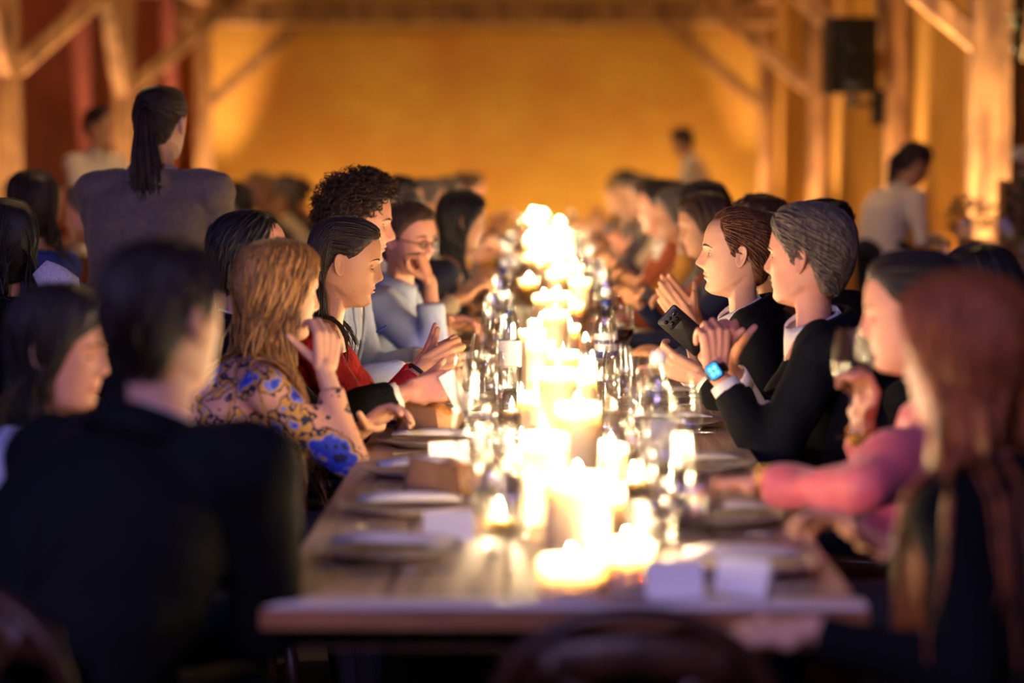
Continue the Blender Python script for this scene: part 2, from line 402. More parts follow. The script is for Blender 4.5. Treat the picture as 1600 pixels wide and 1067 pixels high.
# ------------------------------------------------------------------ tables
TZ = 0.75; TX0, TX1 = -0.43, 0.50; TY0 = 3.745; TLEN = 2.45
def table(name, x0, x1, y0, y1, label, cat='table', npl=5, zt=TZ):
    t = thing(name, label, cat, ((x0 + x1) / 2, (y0 + y1) / 2, 0), group='long row of plank tables')
    ox, oy = (x0 + x1) / 2, (y0 + y1) / 2
    w = (x1 - x0) / npl
    for i in range(npl):
        a = -(x1 - x0) / 2 + i * w; ln = (y1 - y0) / 2
        g = 0.003; dz = rng.normal(0, 0.0012); b = 0.004
        V = []
        for z, s in ((zt - 0.035, 0), (zt - b + dz, 0), (zt + dz, b)):
            V += [[a + g + s, -ln + s, z], [a + w - g - s, -ln + s, z], [a + w - g - s, ln - s, z], [a + g + s, ln - s, z]]
        F = list(grid_faces(3, 4)) + [[8, 9, 10, 11], [3, 2, 1, 0]]
        link('plank', MB().add(V, F), TWOOD, t, smooth=False)
    for e in (-1, 1):
        yy = e * ((y1 - y0) / 2 - 0.28)
        tr = link('trestle', beam((-(x1 - x0) / 2 + 0.05, yy, zt - 0.075), ((x1 - x0) / 2 - 0.05, yy, zt - 0.075), 0.07, 0.08), TWOOD_D, t, smooth=False)
        for sx in (-1, 1):
            link('leg', beam((sx * 0.26, yy, zt - 0.11), (sx * 0.36, yy, 0.0), 0.07, 0.07), TWOOD_D, tr, smooth=False)
        link('crossbar', beam((-0.3, yy, 0.3), (0.3, yy, 0.3), 0.05, 0.06), TWOOD_D, tr, smooth=False)
    link('apron', box((-(x1 - x0) / 2 + 0.01, -(y1 - y0) / 2 + 0.012, zt - 0.085), ((x1 - x0) / 2 - 0.01, -(y1 - y0) / 2 + 0.035, zt - 0.036)), TWOOD_D, t, smooth=False)
    return t
NT = 7
TWOOD_E = mat('end_rail_wood', (170, 112, 66), 0.5, (120, 74, 42), 5, bump=0.3, bscale=30, stretch=(0.7, 9, 9))
PALE = mat('pale_end_board', (226, 216, 208), 0.4, (204, 190, 182), 5, bump=0.2, bscale=30, stretch=(0.7, 9, 9))
for i in range(NT):
    tb_ = table('banquet_table', TX0, TX1, TY0 + i * TLEN, TY0 + (i + 1) * TLEN - 0.006, 'wooden plank banquet table under the candles, %s from the camera' % nth(i))
    if i == 0:
        hl_ = (TLEN - .006) / 2; hw_ = (TX1 - TX0) / 2 + .004
        link('end_board', box((-hw_, -hl_ - .055, TZ - .010), (hw_, -hl_ - .002, TZ + .001)), PALE, tb_, smooth=False).modifiers.new('bev', 'BEVEL').width = .003
        link('end_rail', box((-hw_, -hl_ - .055, TZ - .040), (hw_, -hl_ - .002, TZ - .0105)), TWOOD_E, tb_, smooth=False)
for i in range(5):
    table('banquet_table', -2.95, -2.2, 7.0 + i * 2.6, 7.0 + (i + 1) * 2.6 - 0.01, 'wooden plank table behind the standing woman, %s from the camera' % nth(i))
for i in range(3):
    table('banquet_table', 1.55, 2.1, 4.9 + i * 2.2, 4.9 + (i + 1) * 2.2 - 0.01, 'wooden plank side table on the right, %s from the camera' % nth(i), npl=3)
#@PEOPLE
# ------------------------------------------------------------------ people: shared builders
def gauss(x, s): return np.exp(-(x / s) ** 2)
HN = np.array([  # z, front, back, half width of the head and neck
    (.115, .000, .000, .000), (.1135, .020, .022, .018), (.110, .036, .042, .034), (.104, .052, .060, .047), (.095, .066, .076, .057),
    (.080, .079, .090, .067), (.060, .087, .098, .0725), (.040, .0905, .101, .0750), (.026, .0915, .101, .0755), (.012, .0880, .100, .0750),
    (-.005, .0865, .096, .0735), (-.025, .0865, .089, .0705), (-.045, .0855, .080, .0680), (-.062, .0835, .071, .0650), (-.080, .080, .063, .0605),
    (-.095, .077, .058, .0550), (-.106, .073, .056, .0510), (-.113, .066, .0555, .0470), (-.118, .056, .0555, .044), (-.124, .045, .056, .042),
    (-.135, .04, .058, .04), (-.160, .04, .063, .04), (-.185, .04, .071, .04), (-.215, .04, .082, .04), (-.245, .04, .09, .04)])
_q = np.linspace(0, math.sqrt(.115 + .245), 700); _hq = np.sqrt(.115 - HN[:, 0])
_k = np.exp(-np.linspace(-2, 2, 21) ** 2); _k /= _k.sum()
def _sm(a):
    p = np.concatenate([2 * a[0] - a[10:0:-1], a, 2 * a[-1] - a[-2:-12:-1]]); return np.convolve(p, _k, 'valid')
HT = np.stack([_sm(np.interp(_q, _hq, HN[:, i])) for i in (1, 2, 3)], 1); HT[0] = 0
def head_dims(z):
    q = np.sqrt(np.clip(.115 - np.asarray(z), 0, None))
    return [np.interp(q, _q, HT[:, i]) for i in range(3)]

def head_grid(res, sp):
    """face and skull as one grid: rows from the crown to the base of the neck"""
    nt, nf, nb, nc = {'hi': (26, 74, 14, 112), 'mid': (16, 40, 9, 64), 'lo': (9, 20, 6, 36)}[res]
    q = np.linspace(0.004, math.sqrt(.055), nt, endpoint=False)
    z = np.concatenate([.115 - q ** 2, np.linspace(.06, -.126, nf, endpoint=False), np.linspace(-.126, -.245, nb)])
    u = np.linspace(0, 2 * pi, nc, endpoint=False); ph = u - 0.42 * np.sin(u)      # denser at the face
    F, B, Wd = head_dims(z)
    jaw = sp.get('jaw', 1.0); wd = sp.get('width', 1.0); nk = sp.get('neck', 1.0)
    low = np.clip((-.03 - z) / .06, 0, 1)
    Wd = Wd * wd * (1 + (jaw - 1) * low)
    nz_ = [-.245, -.215, -.185, -.16, -.135, -.12, -.09, -.04, .0]
    NF = np.interp(z, nz_, [.034, .022, .013, .012, .014, .018, .03, .05, .06]); NB = np.interp(z, nz_, [.09, .082, .072, .066, .062, .061, .062, .072, .08]); NW = np.interp(z, nz_, [.10, .078, .060, .0545, .0525, .052, .053, .06, .066]) * nk
    NB = NB * (1 + (nk - 1) * .5)
    c, s = np.cos(ph)[None], np.sin(ph)[None]
    pf = 0.84
    def ring(F, B, Wd):
        return Wd[:, None] * np.sign(s) * np.abs(s) ** pf, np.where(c > 0, F[:, None] * np.abs(c) ** 0.92, -B[:, None] * np.abs(c) ** 0.90)
    adeg = np.degrees(np.abs((ph + pi) % (2 * pi) - pi))
    zj = np.interp(adeg, [0, 35, 60, 80, 100, 120, 180], [-.1135, -.108, -.096, -.078, -.058, -.052, -.05])[None]
    kw = np.clip((zj - z[:, None]) / np.interp(adeg, [0, 60, 100, 140, 180], [.012, .016, .022, .05, .06])[None], 0, 1); kw = kw * kw * (3 - 2 * kw)
    X1, Y1 = ring(F, B, Wd); X2, Y2 = ring(NF, NB, NW)
    X = X1 * (1 - kw) + X2 * kw; Y = Y1 * (1 - kw) + Y2 * kw
    Z = np.repeat(z[:, None], nc, 1)
    fr = np.clip(c, 0, 1) ** 0.7
    ns = sp.get('nose', 1.0)
    zz = Z; ax = np.abs(X)
    nz = np.interp(z, [-.050, -.044, -.038, -.030, -.022, .004, .016, .03], [0, .003, .012, .0225, .0225, .0085, .0025, 0])[:, None] * ns
    nw = np.interp(z, [-.046, -.03, -.02, .012], [.013, .0125, .0105, .0075])[:, None]
    d = nz * gauss(X, nw)
    d += .0075 * gauss(ax - .0125, .0065) * gauss(zz + .034, .0075)                     # nostril wings
    d -= .0060 * gauss(ax - .0075, .0040) * gauss(zz + .0415, .0030)                   # nostrils
    d -= .0105 * gauss(ax - .031, .0165) * gauss(zz - .004, .0105)                     # eye sockets
    d += .0045 * gauss(ax - .028, .020) * gauss(zz - .0235, .0075) * sp.get('brow', 1.0)
    d += .0050 * gauss(X, .019) * gauss(zz + .0565, .0055) * sp.get('lips', 1.0)
    d += .0052 * gauss(X, .0165) * gauss(zz + .0685, .0056) * sp.get('lips', 1.0)
    d -= .0042 * gauss(X, .024) * gauss(zz + .0625, .0020)
    d -= .0030 * gauss(X, .02) * gauss(zz + .0785, .005)
    d += .0075 * gauss(X, .020) * gauss(zz + .0985, .011) * sp.get('chin', 1.0)
    d += .0035 * gauss(ax - .046, .018) * gauss(zz + .014, .014)
    d -= .0025 * gauss(ax - .042, .014) * gauss(zz + .055, .018)
    Y = Y + d * fr * (c > 0)
    V = np.stack([X, Y, Z], -1)
    Vp = np.concatenate([V.reshape(-1, 3), [[0, 0, .1151]]])
    Fq = grid_faces(len(z), nc)[:, ::-1]
    m = MB()
    cz = V.reshape(-1, 3)[Fq].mean(1)
    lip = (np.abs(cz[:, 0]) < .0225 * (1 - (np.abs(cz[:, 2] + .0625) / .0145) ** 2 * .55)) & (np.abs(cz[:, 2] + .0625) < (.0125 if sp.get('fem') else .0085)) & (cz[:, 1] > .06)
    m.add(Vp, Fq, lip.astype(int))
    j = np.arange(nc); m.f3.append(np.stack([j, (j + 1) % nc, np.full(nc, len(z) * nc)], 1)); m.m3.append(np.zeros(nc))
    return m, V, z, ph

def ear(side, sc=1.0, n=26, k=9):
    th = np.linspace(0, 2 * pi, n, endpoint=False)
    rx = .0165 * (1 + .18 * np.sin(th)) * sc; rz = .031 * sc
    V = []
    for r, h in ((0.0, .003), (.25, .002), (.45, .003), (.62, .0075), (.76, .0065), (.88, .0105), (.97, .0095), (1.0, .006), (.96, .002), (.7, -.003), (.3, -.008)):
        V.append(np.stack([np.full(n, h) * sc, rx * np.cos(th) * r, rz * np.sin(th) * r], 1))
    V = np.concatenate(V)
    a = math.radians(28)                                                        # flares away from the skull towards the back
    x = V[:, 0] * math.cos(a) - V[:, 1] * math.sin(a); y = V[:, 1] * math.cos(a) + V[:, 0] * math.sin(a); zz = V[:, 2]
    y = y - .12 * zz
    P = np.stack([side * (x + .0745), y - .012, zz - .004], 1)
    f = grid_faces(11, n)
    return MB().add(P, f if side > 0 else f[:, ::-1])

def rot_head(yaw, pitch, roll):
    a = math.radians(yaw - 90); p = math.radians(pitch); r = math.radians(roll)
    Rz = np.array([[math.cos(a), -math.sin(a), 0], [math.sin(a), math.cos(a), 0], [0, 0, 1]])
    Rx = np.array([[1, 0, 0], [0, math.cos(p), -math.sin(p)], [0, math.sin(p), math.cos(p)]])
    Ry = np.array([[math.cos(r), 0, math.sin(r)], [0, 1, 0], [-math.sin(r), 0, math.cos(r)]])
    return Rz @ Rx @ Ry

# ---- hands: five bent fingers and a thumb welded to a palm
HANDS = {}
POSES = {  # curls per finger: index, middle, ring, little; thumb (direction, curl)
    'relaxed': ([(18, 28, 18), (24, 32, 20), (28, 36, 22), (32, 38, 24)], ((-.75, .62, -.25), 15), 1.0),
    'flat':    ([(6, 8, 6), (4, 7, 6), (6, 9, 6), (9, 11, 7)], ((-.55, .82, -.2), 10), 0.12),
    'fist':    ([(70, 90, 55), (76, 95, 55), (78, 95, 55), (80, 95, 55)], ((-.35, .7, -.65), 35), 0.4),
    'clasp':   ([(52, 62, 30), (56, 64, 30), (58, 66, 32), (60, 66, 34)], ((-.45, .8, -.4), 25), 0.7),
    'hold':    ([(38, 48, 26), (42, 52, 28), (46, 54, 30), (48, 54, 30)], ((-.55, .62, -.56), 18), 0.9),
    'pinch':   ([(42, 46, 22), (50, 56, 30), (56, 62, 34), (58, 64, 36)], ((-.42, .72, -.55), 12), 0.8),
    'point':   ([(10, 12, 8), (40, 60, 30), (60, 80, 40), (66, 84, 44)], ((-.5, .7, -.5), 25), 0.7)}
def hand(pose, res):
    key = (pose, res)
    if key in HANDS: return HANDS[key]
    curls, (td, tc), spread = POSES[pose]
    m = MB()
    bx = (-.030, -.0105, .0095, .0280); by = (.088, .092, .088, .079)
    ln = ((.043, .026, .021), (.047, .029, .022), (.043, .027, .021), (.034, .021, .019)); rr = (.0100, .0104, .0098, .0088)
    for i in range(4):
        m.join(capsule((bx[i] * .62, .008, 0), (bx[i], by[i], .002), .0145, .0118, 10))
        a = 0.0; p = np.array([bx[i], by[i], .002]); sp = (bx[i] / .03) * math.radians(9) * spread
        r = rr[i]
        for L, cdeg in zip(ln[i], curls[i]):
            a += math.radians(cdeg)
            q = p + L * np.array([math.sin(sp) * math.cos(a), math.cos(sp) * math.cos(a), -math.sin(a)])
            m.join(capsule(p, q, r * 1.06, r * .92, 10)); p = q; r *= .92
    m.join(capsule((-.012, .02, -.006), (.022, .03, -.008), .017, .017, 10)); m.join(capsule((0, .05, -.004), (.012, .07, -.004), .016, .015, 10))
    t = nrm(td); p = np.array([-.020, .018, -.006]); r = .0135; ax = nrm(np.cross(t, (0.3, .2, -1)))
    for L, k in zip((.044, .032, .026), (0, 1, 1)):
        a = math.radians(tc) * k
        t = nrm(t * math.cos(a) + np.cross(ax, t) * math.sin(a) * -1 + 0)
        q = p + t * L; m.join(capsule(p, q, r, r * .88, 10)); p = q; r *= .86
    m.join(capsule((0, -.10, 0), (0, .012, 0), .027, .0225, 12, 1.0))
    h = remesh(m, {'hi': .0034, 'mid': .0052, 'lo': .0075}[res], 3, .5)
    HANDS[key] = h
    return h

SKIN = {}
def skin_mats(tone):
    if tone not in SKIN:
        c = {'fair': (222, 168, 138), 'rosy': (224, 158, 132), 'tan': (204, 148, 112), 'olive': (186, 132, 98), 'brown': (122, 78, 54)}[tone]
        SKIN[tone] = [mat('skin_' + tone, c, 0.5, tuple(int(v * .9) for v in c), 14, bump=.12, bscale=160, sss=.12, spec=.4, contrast=(.3, .75)),
                      mat('lips_' + tone, (198, 118, 102), 0.4), mat('eye_white', (176, 164, 156), 0.25), mat('iris', (54, 36, 26), 0.12),
                      mat('eyelash_brow', (40, 26, 20), 0.8)]
    return SKIN[tone]

def hair_mat(col):
    n = 'hair_%d_%d_%d' % col
    return mat(n, tuple(int(v * .55) for v in col), 0.42, col, 26, bump=.5, bscale=90, stretch=(6, 6, .8), spec=.5)

def hairline(ph, kind):
    a = np.degrees(np.abs((ph + pi) % (2 * pi) - pi))
    tb = {'normal': ([0, 35, 55, 70, 82, 92, 104, 118, 140, 180], [.078, .074, .056, .030, -.012, .030, -.005, -.045, -.085, -.092]),
          'receding': ([0, 18, 35, 55, 70, 82, 92, 104, 118, 140, 180], [.092, .094, .100, .082, .034, -.008, .032, 0, -.045, -.08, -.088]),
          'low': ([0, 35, 55, 70, 82, 95, 110, 125, 180], [.066, .06, .04, .0, -.05, -.06, -.08, -.11, -.12]),
          'updo': ([0, 35, 55, 70, 84, 92, 104, 118, 140, 180], [.076, .072, .052, .026, .010, .032, .0, -.04, -.070, -.078])}[kind]
    return np.interp(a, *tb)

def lock_tubes(paths, r0, n=4, taper=.25, jit=.35):
    """many tapering locks of hair in one mesh"""
    out = MB(); by = {}
    for p in paths:
        if len(p) >= 3:
            k = 7 if len(p) <= 8 else (13 if len(p) <= 16 else 19)
            p = np.asarray(p); t = np.linspace(0, len(p) - 1, k); i = np.minimum(t.astype(int), len(p) - 2); w = (t - i)[:, None]
            by.setdefault(k, []).append(p[i] * (1 - w) + p[i + 1] * w)
    for k, L in by.items():
        A = np.stack(L); M = len(A)
        Tn = np.gradient(A, axis=1); Tn /= (np.linalg.norm(Tn, axis=2, keepdims=True) + 1e-9)
        c = A.mean(1, keepdims=True) * 0 + np.array([0, -.01, .01])
        u = A - c; u = u - Tn * (u * Tn).sum(2, keepdims=True); u /= (np.linalg.norm(u, axis=2, keepdims=True) + 1e-9); w = np.cross(Tn, u)
        t = np.linspace(0, 1, k); r = r0 * (1 + jit * rng.uniform(-1, 1, M))
        rad = r[:, None] * (np.minimum(1, .35 + t * 3) * (1 - (1 - taper) * t ** 1.6))[None]
        ang = np.linspace(0, 2 * pi, n, endpoint=False)
        V = A[:, :, None] + np.cos(ang)[None, None, :, None] * u[:, :, None] * rad[:, :, None, None] * .8 + np.sin(ang)[None, None, :, None] * w[:, :, None] * rad[:, :, None, None] * 1.5
        F = grid_faces(k, n); F = (F[None] + (np.arange(M) * k * n)[:, None, None]).reshape(-1, 4)
        out.add(V.reshape(-1, 3), F)
    return out

def person(label, head, hyaw, byaw, pelvis=None, hpitch=0, hroll=0, sit=True, res='mid', tone='fair', female=False,
           hair=None, face=None, outfit=None, rh=None, lh=None, rpose='relaxed', lpose='relaxed', rdir=None, ldir=None, rpalm=None, lpalm=None,
           relb=None, lelb=None, scale=1.0, bw=1.0, lean=0.06, lids=0.55, eyes=True, seat_z=0.46):
    """head: world centre of the head; rh/lh: world wrist targets; returns dict with anchors"""
    face = dict(face or {}); hair = hair or {}; outfit = outfit or {}; face['fem'] = female
    if female: face.setdefault('neck', .92); face.setdefault('brow', .5); face.setdefault('nose', .9); face.setdefault('brows', .8)
    hs = {'hi': 1, 'mid': 1, 'lo': 1}[res] * (0.96 if female else 1.0) * scale
    H = np.asarray(head, float); R = rot_head(hyaw, hpitch, hroll)
    f = np.array([math.cos(math.radians(byaw)), math.sin(math.radians(byaw)), 0]); r = np.array([f[1], -f[0], 0]); up = np.array([0, 0, 1.0])
    N = H + R @ np.array([0, -.036, -.175]) * hs
    if pelvis is None:
        P = N - f * lean * 6 * .16; P[2] = (seat_z + .075) if sit else 0.93 * scale
    else: P = np.asarray(pelvis, float)
    base = np.array([P[0], P[1], 0.0])
    tall = np.linalg.norm(N - P)
    spine = lambda t: P + (N - P) * t - f * (.035 * math.sin(pi * t))
    sw = (.155 if female else .178) * bw * scale
    pad = .016 if outfit.get('kind') in ('suit', 'blazer') else 0
    SR = N + r * (sw + pad * .6) - up * (.055 - pad) - f * .012; SL = N - r * (sw + pad * .6) - up * (.055 - pad) - f * .012
    # ---- torso loft
    def torso(infl, t0=-.16, t1=1.0, nr=22):
        ts = np.linspace(t0, t1, nr)
        if female:
            w = np.interp(ts, [-.2, 0, .28, .5, .68, .84, .94, 1.0], [.165, .172, .130, .140, .150, .140, .092, .054])
            d = np.interp(ts, [-.2, 0, .28, .5, .68, .84, .94, 1.0], [.118, .118, .095, .108, .122, .096, .072, .054])
        else:
            w = np.interp(ts, [-.2, 0, .28, .5, .68, .84, .94, 1.0], [.165, .170, .160, .168, .178, .168, .108, .060])
            d = np.interp(ts, [-.2, 0, .28, .5, .68, .84, .94, 1.0], [.12, .122, .118, .122, .124, .106, .080, .060])
        w = w * bw * scale + infl; d = d * bw * scale + infl; V = []
        ph = np.linspace(0, 2 * pi, 28, endpoint=False); ax = nrm(N - P)
        ff = nrm(f - ax * np.dot(f, ax)); rr_ = np.cross(ff, ax)
        for t, a, b in zip(ts, w, d):
            c = spine(t); V.append(c + np.sign(np.cos(ph))[:, None] * (np.abs(np.cos(ph)) ** .85)[:, None] * rr_ * a + np.sign(np.sin(ph))[:, None] * (np.abs(np.sin(ph)) ** .85)[:, None] * ff * b)
        V = np.concatenate(V); k = len(V)
        m = MB().add(np.concatenate([V, [spine(t0), spine(t1)]]), grid_faces(nr, 28))
        j = np.arange(28); m.f3.append(np.stack([(j + 1) % 28, j, np.full(28, k)], 1)); m.m3.append(np.zeros(28))
        b0 = (nr - 1) * 28; m.f3.append(np.stack([b0 + j, b0 + (j + 1) % 28, np.full(28, k + 1)], 1)); m.m3.append(np.zeros(28))
        for S in (SR, SL): m.join(capsule(N - up * .045 - f * .015, S, .052 * scale + infl, .060 * scale * (.9 if female else 1) + infl, 12))
        return m
    # ---- arms by two-bone reach
    UA, FA = (.265 if female else .285) * scale, (.235 if female else .255) * scale
    def arm(S, tgt, sgn, hint):
        if tgt is None: tgt = S + f * .26 + r * sgn * -.02 - up * (.40 if sit else .50)
        tgt = np.asarray(tgt, float); D = tgt - S; L = np.linalg.norm(D); ua, fa = UA, FA
        if L > (ua + fa) * .995: k = L / ((ua + fa) * .995); ua *= k; fa *= k
        a = (ua * ua - fa * fa + L * L) / (2 * L); h = math.sqrt(max(0, ua * ua - a * a)); n = D / L
        hint = np.asarray(hint if hint is not None else r * sgn * .5 - up * 1.0 - f * .2, float)
        e = nrm(hint - n * np.dot(hint, n)); return S + n * a + e * h, tgt
    ER, WR = arm(SR, rh, 1, relb); EL, WL = arm(SL, lh, -1, lelb)
    hips = [P + r * .085 + up * .015, P - r * .085 + up * .015]
    if sit:
        knees = [h + f * .40 + r * s * .03 - up * (P[2] - .525) for h, s in zip(hips, (1, -1))]; ank = [k + f * .03 - up * (k[2] - .09) for k in knees]
    else:
        knees = [h - up * (h[2] - .50) + f * .01 for h in hips]; ank = [k - up * (k[2] - .09) - f * .03 for k in knees]
    def legs(infl, m):
        for h, k, a in zip(hips, knees, ank):
            m.join(capsule(h, k, .082 + infl, .058 + infl, 12)); m.join(capsule(k, a, .055 + infl, .040 + infl, 12))
        return m
    root = thing('person', label, 'person', base)
    def put(name, m, mats, par=root, smooth=True):
        if isinstance(m, MB):
            m.v = [m.verts() - base]
        return link(name, m, mats, par, smooth=smooth)
    # ---- body: head, neck, trunk, arms, legs and hands in one mesh
    hm, HV, hz, hph = head_grid(res, face)
    bodyv = {'hi': .016, 'mid': .02, 'lo': .03}[res]
    raw = torso(-.010); legs(-.004, raw)
    for S, E, Wt in ((SR, ER, WR), (SL, EL, WL)):
        raw.join(capsule(S, E, .046 * scale, .038 * scale, 10)); raw.join(capsule(E, Wt, .038 * scale, .024 * scale, 10))
    for a in ank: raw.join(capsule(a - up * .05, a - up * .06 + f * .14, .034, .028, 10))
    body = remesh(raw, bodyv, 3)
    hx = MB().join(hm)
    if res != 'lo' or True:
        for s in (-1, 1): hx.join(ear(s, 1.0 if res != 'lo' else 1.0, 26 if res == 'hi' else 12))
    ne = 12 if res == 'hi' else 7
    if eyes and res != 'lo':
        hb_ = hm.bvh()
        def fy(x, z):
            h_ = hb_.ray_cast(Vector((x, .3, z)), Vector((0, -1, 0))); return h_[0].y if h_[0] is not None else .08
        for s in (-1, 1):
            c = np.array([s * .031, fy(s * .031, .0015) - .0072, .0010])
            for piece, mi in ((ellipsoid(c, (.0132, .0124, .0124), ne), 2), (ellipsoid(c + (0, .0066, -.001 - .003 * lids), (.0066, .0064, .0066), 8), 3),
                              (ellipsoid(c + (0, -.0002, .0072 - .0075 * lids), (.0146, .0136, .0090), ne), 0), (ellipsoid(c + (0, -.0014, -.0098), (.0144, .0128, .0068), ne), 0)):
                for a_, b_ in ((piece.m3, 0), (piece.m4, 0)):
                    for q in range(len(a_)): a_[q] = np.full(len(a_[q]), mi)
                hx.join(piece)
            bp = [np.array([s * x, fy(s * x, z) - .0005, z]) for x, z in ((.012, .0228), (.021, .0250), (.032, .0262), (.043, .0242), (.052, .0180))]
            br = tube(bp, np.array([[.0024, .0018], [.0032, .0022], [.0031, .0022], [.0024, .0018], [.0010, .001]]) * (face.get('brows', 1.0)), 6)
            for q in range(len(br.m3)): br.m3[q] = np.full(len(br.m3[q]), 4)
            for q in range(len(br.m4)): br.m4[q] = np.full(len(br.m4[q]), 4)
            hx.join(br)
            lash = tube([c + np.array([s * x, y, .0035 - .0085 * lids]) for x, y in ((-.010, .0085), (-.004, .0128), (.004, .0125), (.011, .0075))], .0009, 4)
            for q in range(len(lash.m3)): lash.m3[q] = np.full(len(lash.m3[q]), 4)
            for q in range(len(lash.m4)): lash.m4[q] = np.full(len(lash.m4[q]), 4)
            hx.join(lash)
    hvw = hx.verts() @ R.T * hs + H; hx.v = [hvw]
    body.join(hx)
    anchors = dict(root=root, base=base, N=N, P=P, f=f, r=r, H=H, R=R, hs=hs, WR=WR, WL=WL, ER=ER, EL=EL, SR=SR, SL=SL, put=put)
    for S, E, Wt, sgn, pose, hd, pn, kk in ((SR, ER, WR, 1, rpose, rdir, rpalm, 'R'), (SL, EL, WL, -1, lpose, ldir, lpalm, 'L')):
        if pose is None: continue
        fd = nrm(Wt - E); y = nrm(hd) if hd is not None else fd
        pn_ = np.asarray(pn if pn is not None else -up + -.3 * r * sgn, float); zax = -nrm(pn_ - y * np.dot(pn_, y)); xax = np.cross(y, zax)
        hv = hand(pose, 'lo' if res == 'lo' else res); V = hv.verts() * (.92 if female else 1.02) * scale
        if sgn < 0: V = V * np.array([-1, 1, 1])
        # forearm stub of the hand mesh follows the forearm
        M = np.stack([xax, y, zax], 1); Vw = V @ M.T + Wt
        st = V[:, 1] < 0
        xa = nrm(xax - fd * np.dot(xax, fd)); M2 = np.stack([xa, fd, np.cross(xa, fd)], 1)
        k = np.clip(-V[:, 1:2] / .03, 0, 1); Vw = np.where(st[:, None], (V @ M2.T + Wt) * k + Vw * (1 - k), Vw)
        hb = MB()
        for F4 in hv.f4: hb.add(Vw, F4 if sgn > 0 else F4[:, ::-1])
        body.join(hb); anchors['M' + kk] = (xax, y, zax)
    put('body', body, skin_mats(tone))
    # ---- clothing
    cv = outfit.get('voxel', {'hi': .0095, 'mid': .013, 'lo': .022}[res])
    def noise_disp(m, amp, seed=0):
        V = m.verts(); g = np.zeros(len(V)); rs = np.random.default_rng(int(abs(H[0] * 1000) + abs(H[1] * 77)) + seed)
        for _ in range(7):
            k = rs.normal(0, 1, 3) * rs.uniform(10, 34); g += np.sin(V @ k + rs.uniform(0, 6))
        c = (V - P); m.v = [V + nrm_rows(V - closest_axis(V)) * (g / 3.2 * amp)[:, None]]; return m
    def nrm_rows(a): return a / (np.linalg.norm(a, axis=1, keepdims=True) + 1e-9)
    def closest_axis(V):
        segs = [(P - up * .1, N), (SR, ER), (ER, WR), (SL, EL), (EL, WL)]; best = None; bd = None
        for a, b in segs:
            ab = b - a; t = np.clip(((V - a) @ ab) / (ab @ ab), 0, 1); q = a + t[:, None] * ab; d = np.linalg.norm(V - q, axis=1)
            if best is None: best, bd = q, d
            else:
                k = d < bd; best = np.where(k[:, None], q, best); bd = np.where(k, d, bd)
        return best
    ax = nrm(N - P); ff = nrm(f - ax * np.dot(f, ax)); rr_ = np.cross(ff, ax)
    def garment(infl, sleeve=1.0, srad=(.064, .052, .041), t1=.985, t0=-.16, wr=.006):
        m = torso(infl, t0, t1)
        sf = (.84 if female else 1.0) * scale
        for S, E, Wt in ((SR, ER, WR), (SL, EL, WL)):
            if sleeve <= 0: continue
            m.join(capsule(S, S + (E - S) * min(1, sleeve * 2), srad[0] * sf + infl * .3, srad[1] * sf + infl * .3, 14))
            if sleeve > .5:
                e2 = E + (Wt - E) * (sleeve - .5) * 2
                kk = 5; pth = [E + (e2 - E) * q for q in np.linspace(-.02, 1, kk)]; rd = np.linspace(srad[1], srad[2], kk) * sf + infl * .2
                m.join(tube(pth, rd, 14)); m.join(capsule(E, E + (e2 - E) * .1, srad[1] * sf + infl * .3, srad[1] * sf + infl * .2, 14))
        m = remesh(m, cv, 5)
        return noise_disp(m, wr) if wr else m
    def vcut(m, hw, depth, top=.02):
        """open a V-shaped front from the neck down to `depth` below it"""
        bm = bmesh.new(); me = m.mesh('t'); bm.from_mesh(me); bpy.data.meshes.remove(me)
        Nv = Vector(N + ax * top)
        tip = Vector(N - ax * depth)
        for s in (-1, 1):
            a = Vector(N + ax * top + rr_ * s * hw); d = (tip - a).normalized(); nn = d.cross(Vector(ff)).normalized()
            fs_ = [q for q in bm.faces if (np.array(q.calc_center_median()) - N) @ ff > -.03 and -depth - .03 < (np.array(q.calc_center_median()) - N) @ ax < .1]; es_ = list({e for q in fs_ for e in q.edges}); vs_ = list({v for q in fs_ for v in q.verts}); g = vs_ + es_ + fs_
            bmesh.ops.bisect_plane(bm, geom=g, plane_co=tip, plane_no=nn, dist=1e-5)
        dele = []
        for q in bm.faces:
            c = np.array(q.calc_center_median()) - N; w = c @ ax; v = c @ ff; u = c @ rr_
            if v > -.02 and w > -depth and abs(u) < hw * (w + depth) / (depth + top): dele.append(q)
        bmesh.ops.delete(bm, geom=dele, context='FACES')
        me = bpy.data.meshes.new('t'); bm.to_mesh(me); bm.free()
        out = MB(); V = np.array([v.co for v in me.vertices])
        t3 = [tuple(p.vertices) for p in me.polygons if len(p.vertices) == 3]; t4 = [tuple(p.vertices) for p in me.polygons if len(p.vertices) == 4]
        big = [tuple(p.vertices) for p in me.polygons if len(p.vertices) > 4]
        for b in big: t3 += [(b[0], b[i], b[i + 1]) for i in range(1, len(b) - 1)]
        out.add(V, np.array(t4) if t4 else np.zeros((0, 4), int))
        if t3: out.f3.append(np.array(t3)); out.m3.append(np.zeros(len(t3)))
        bpy.data.meshes.remove(me); return out
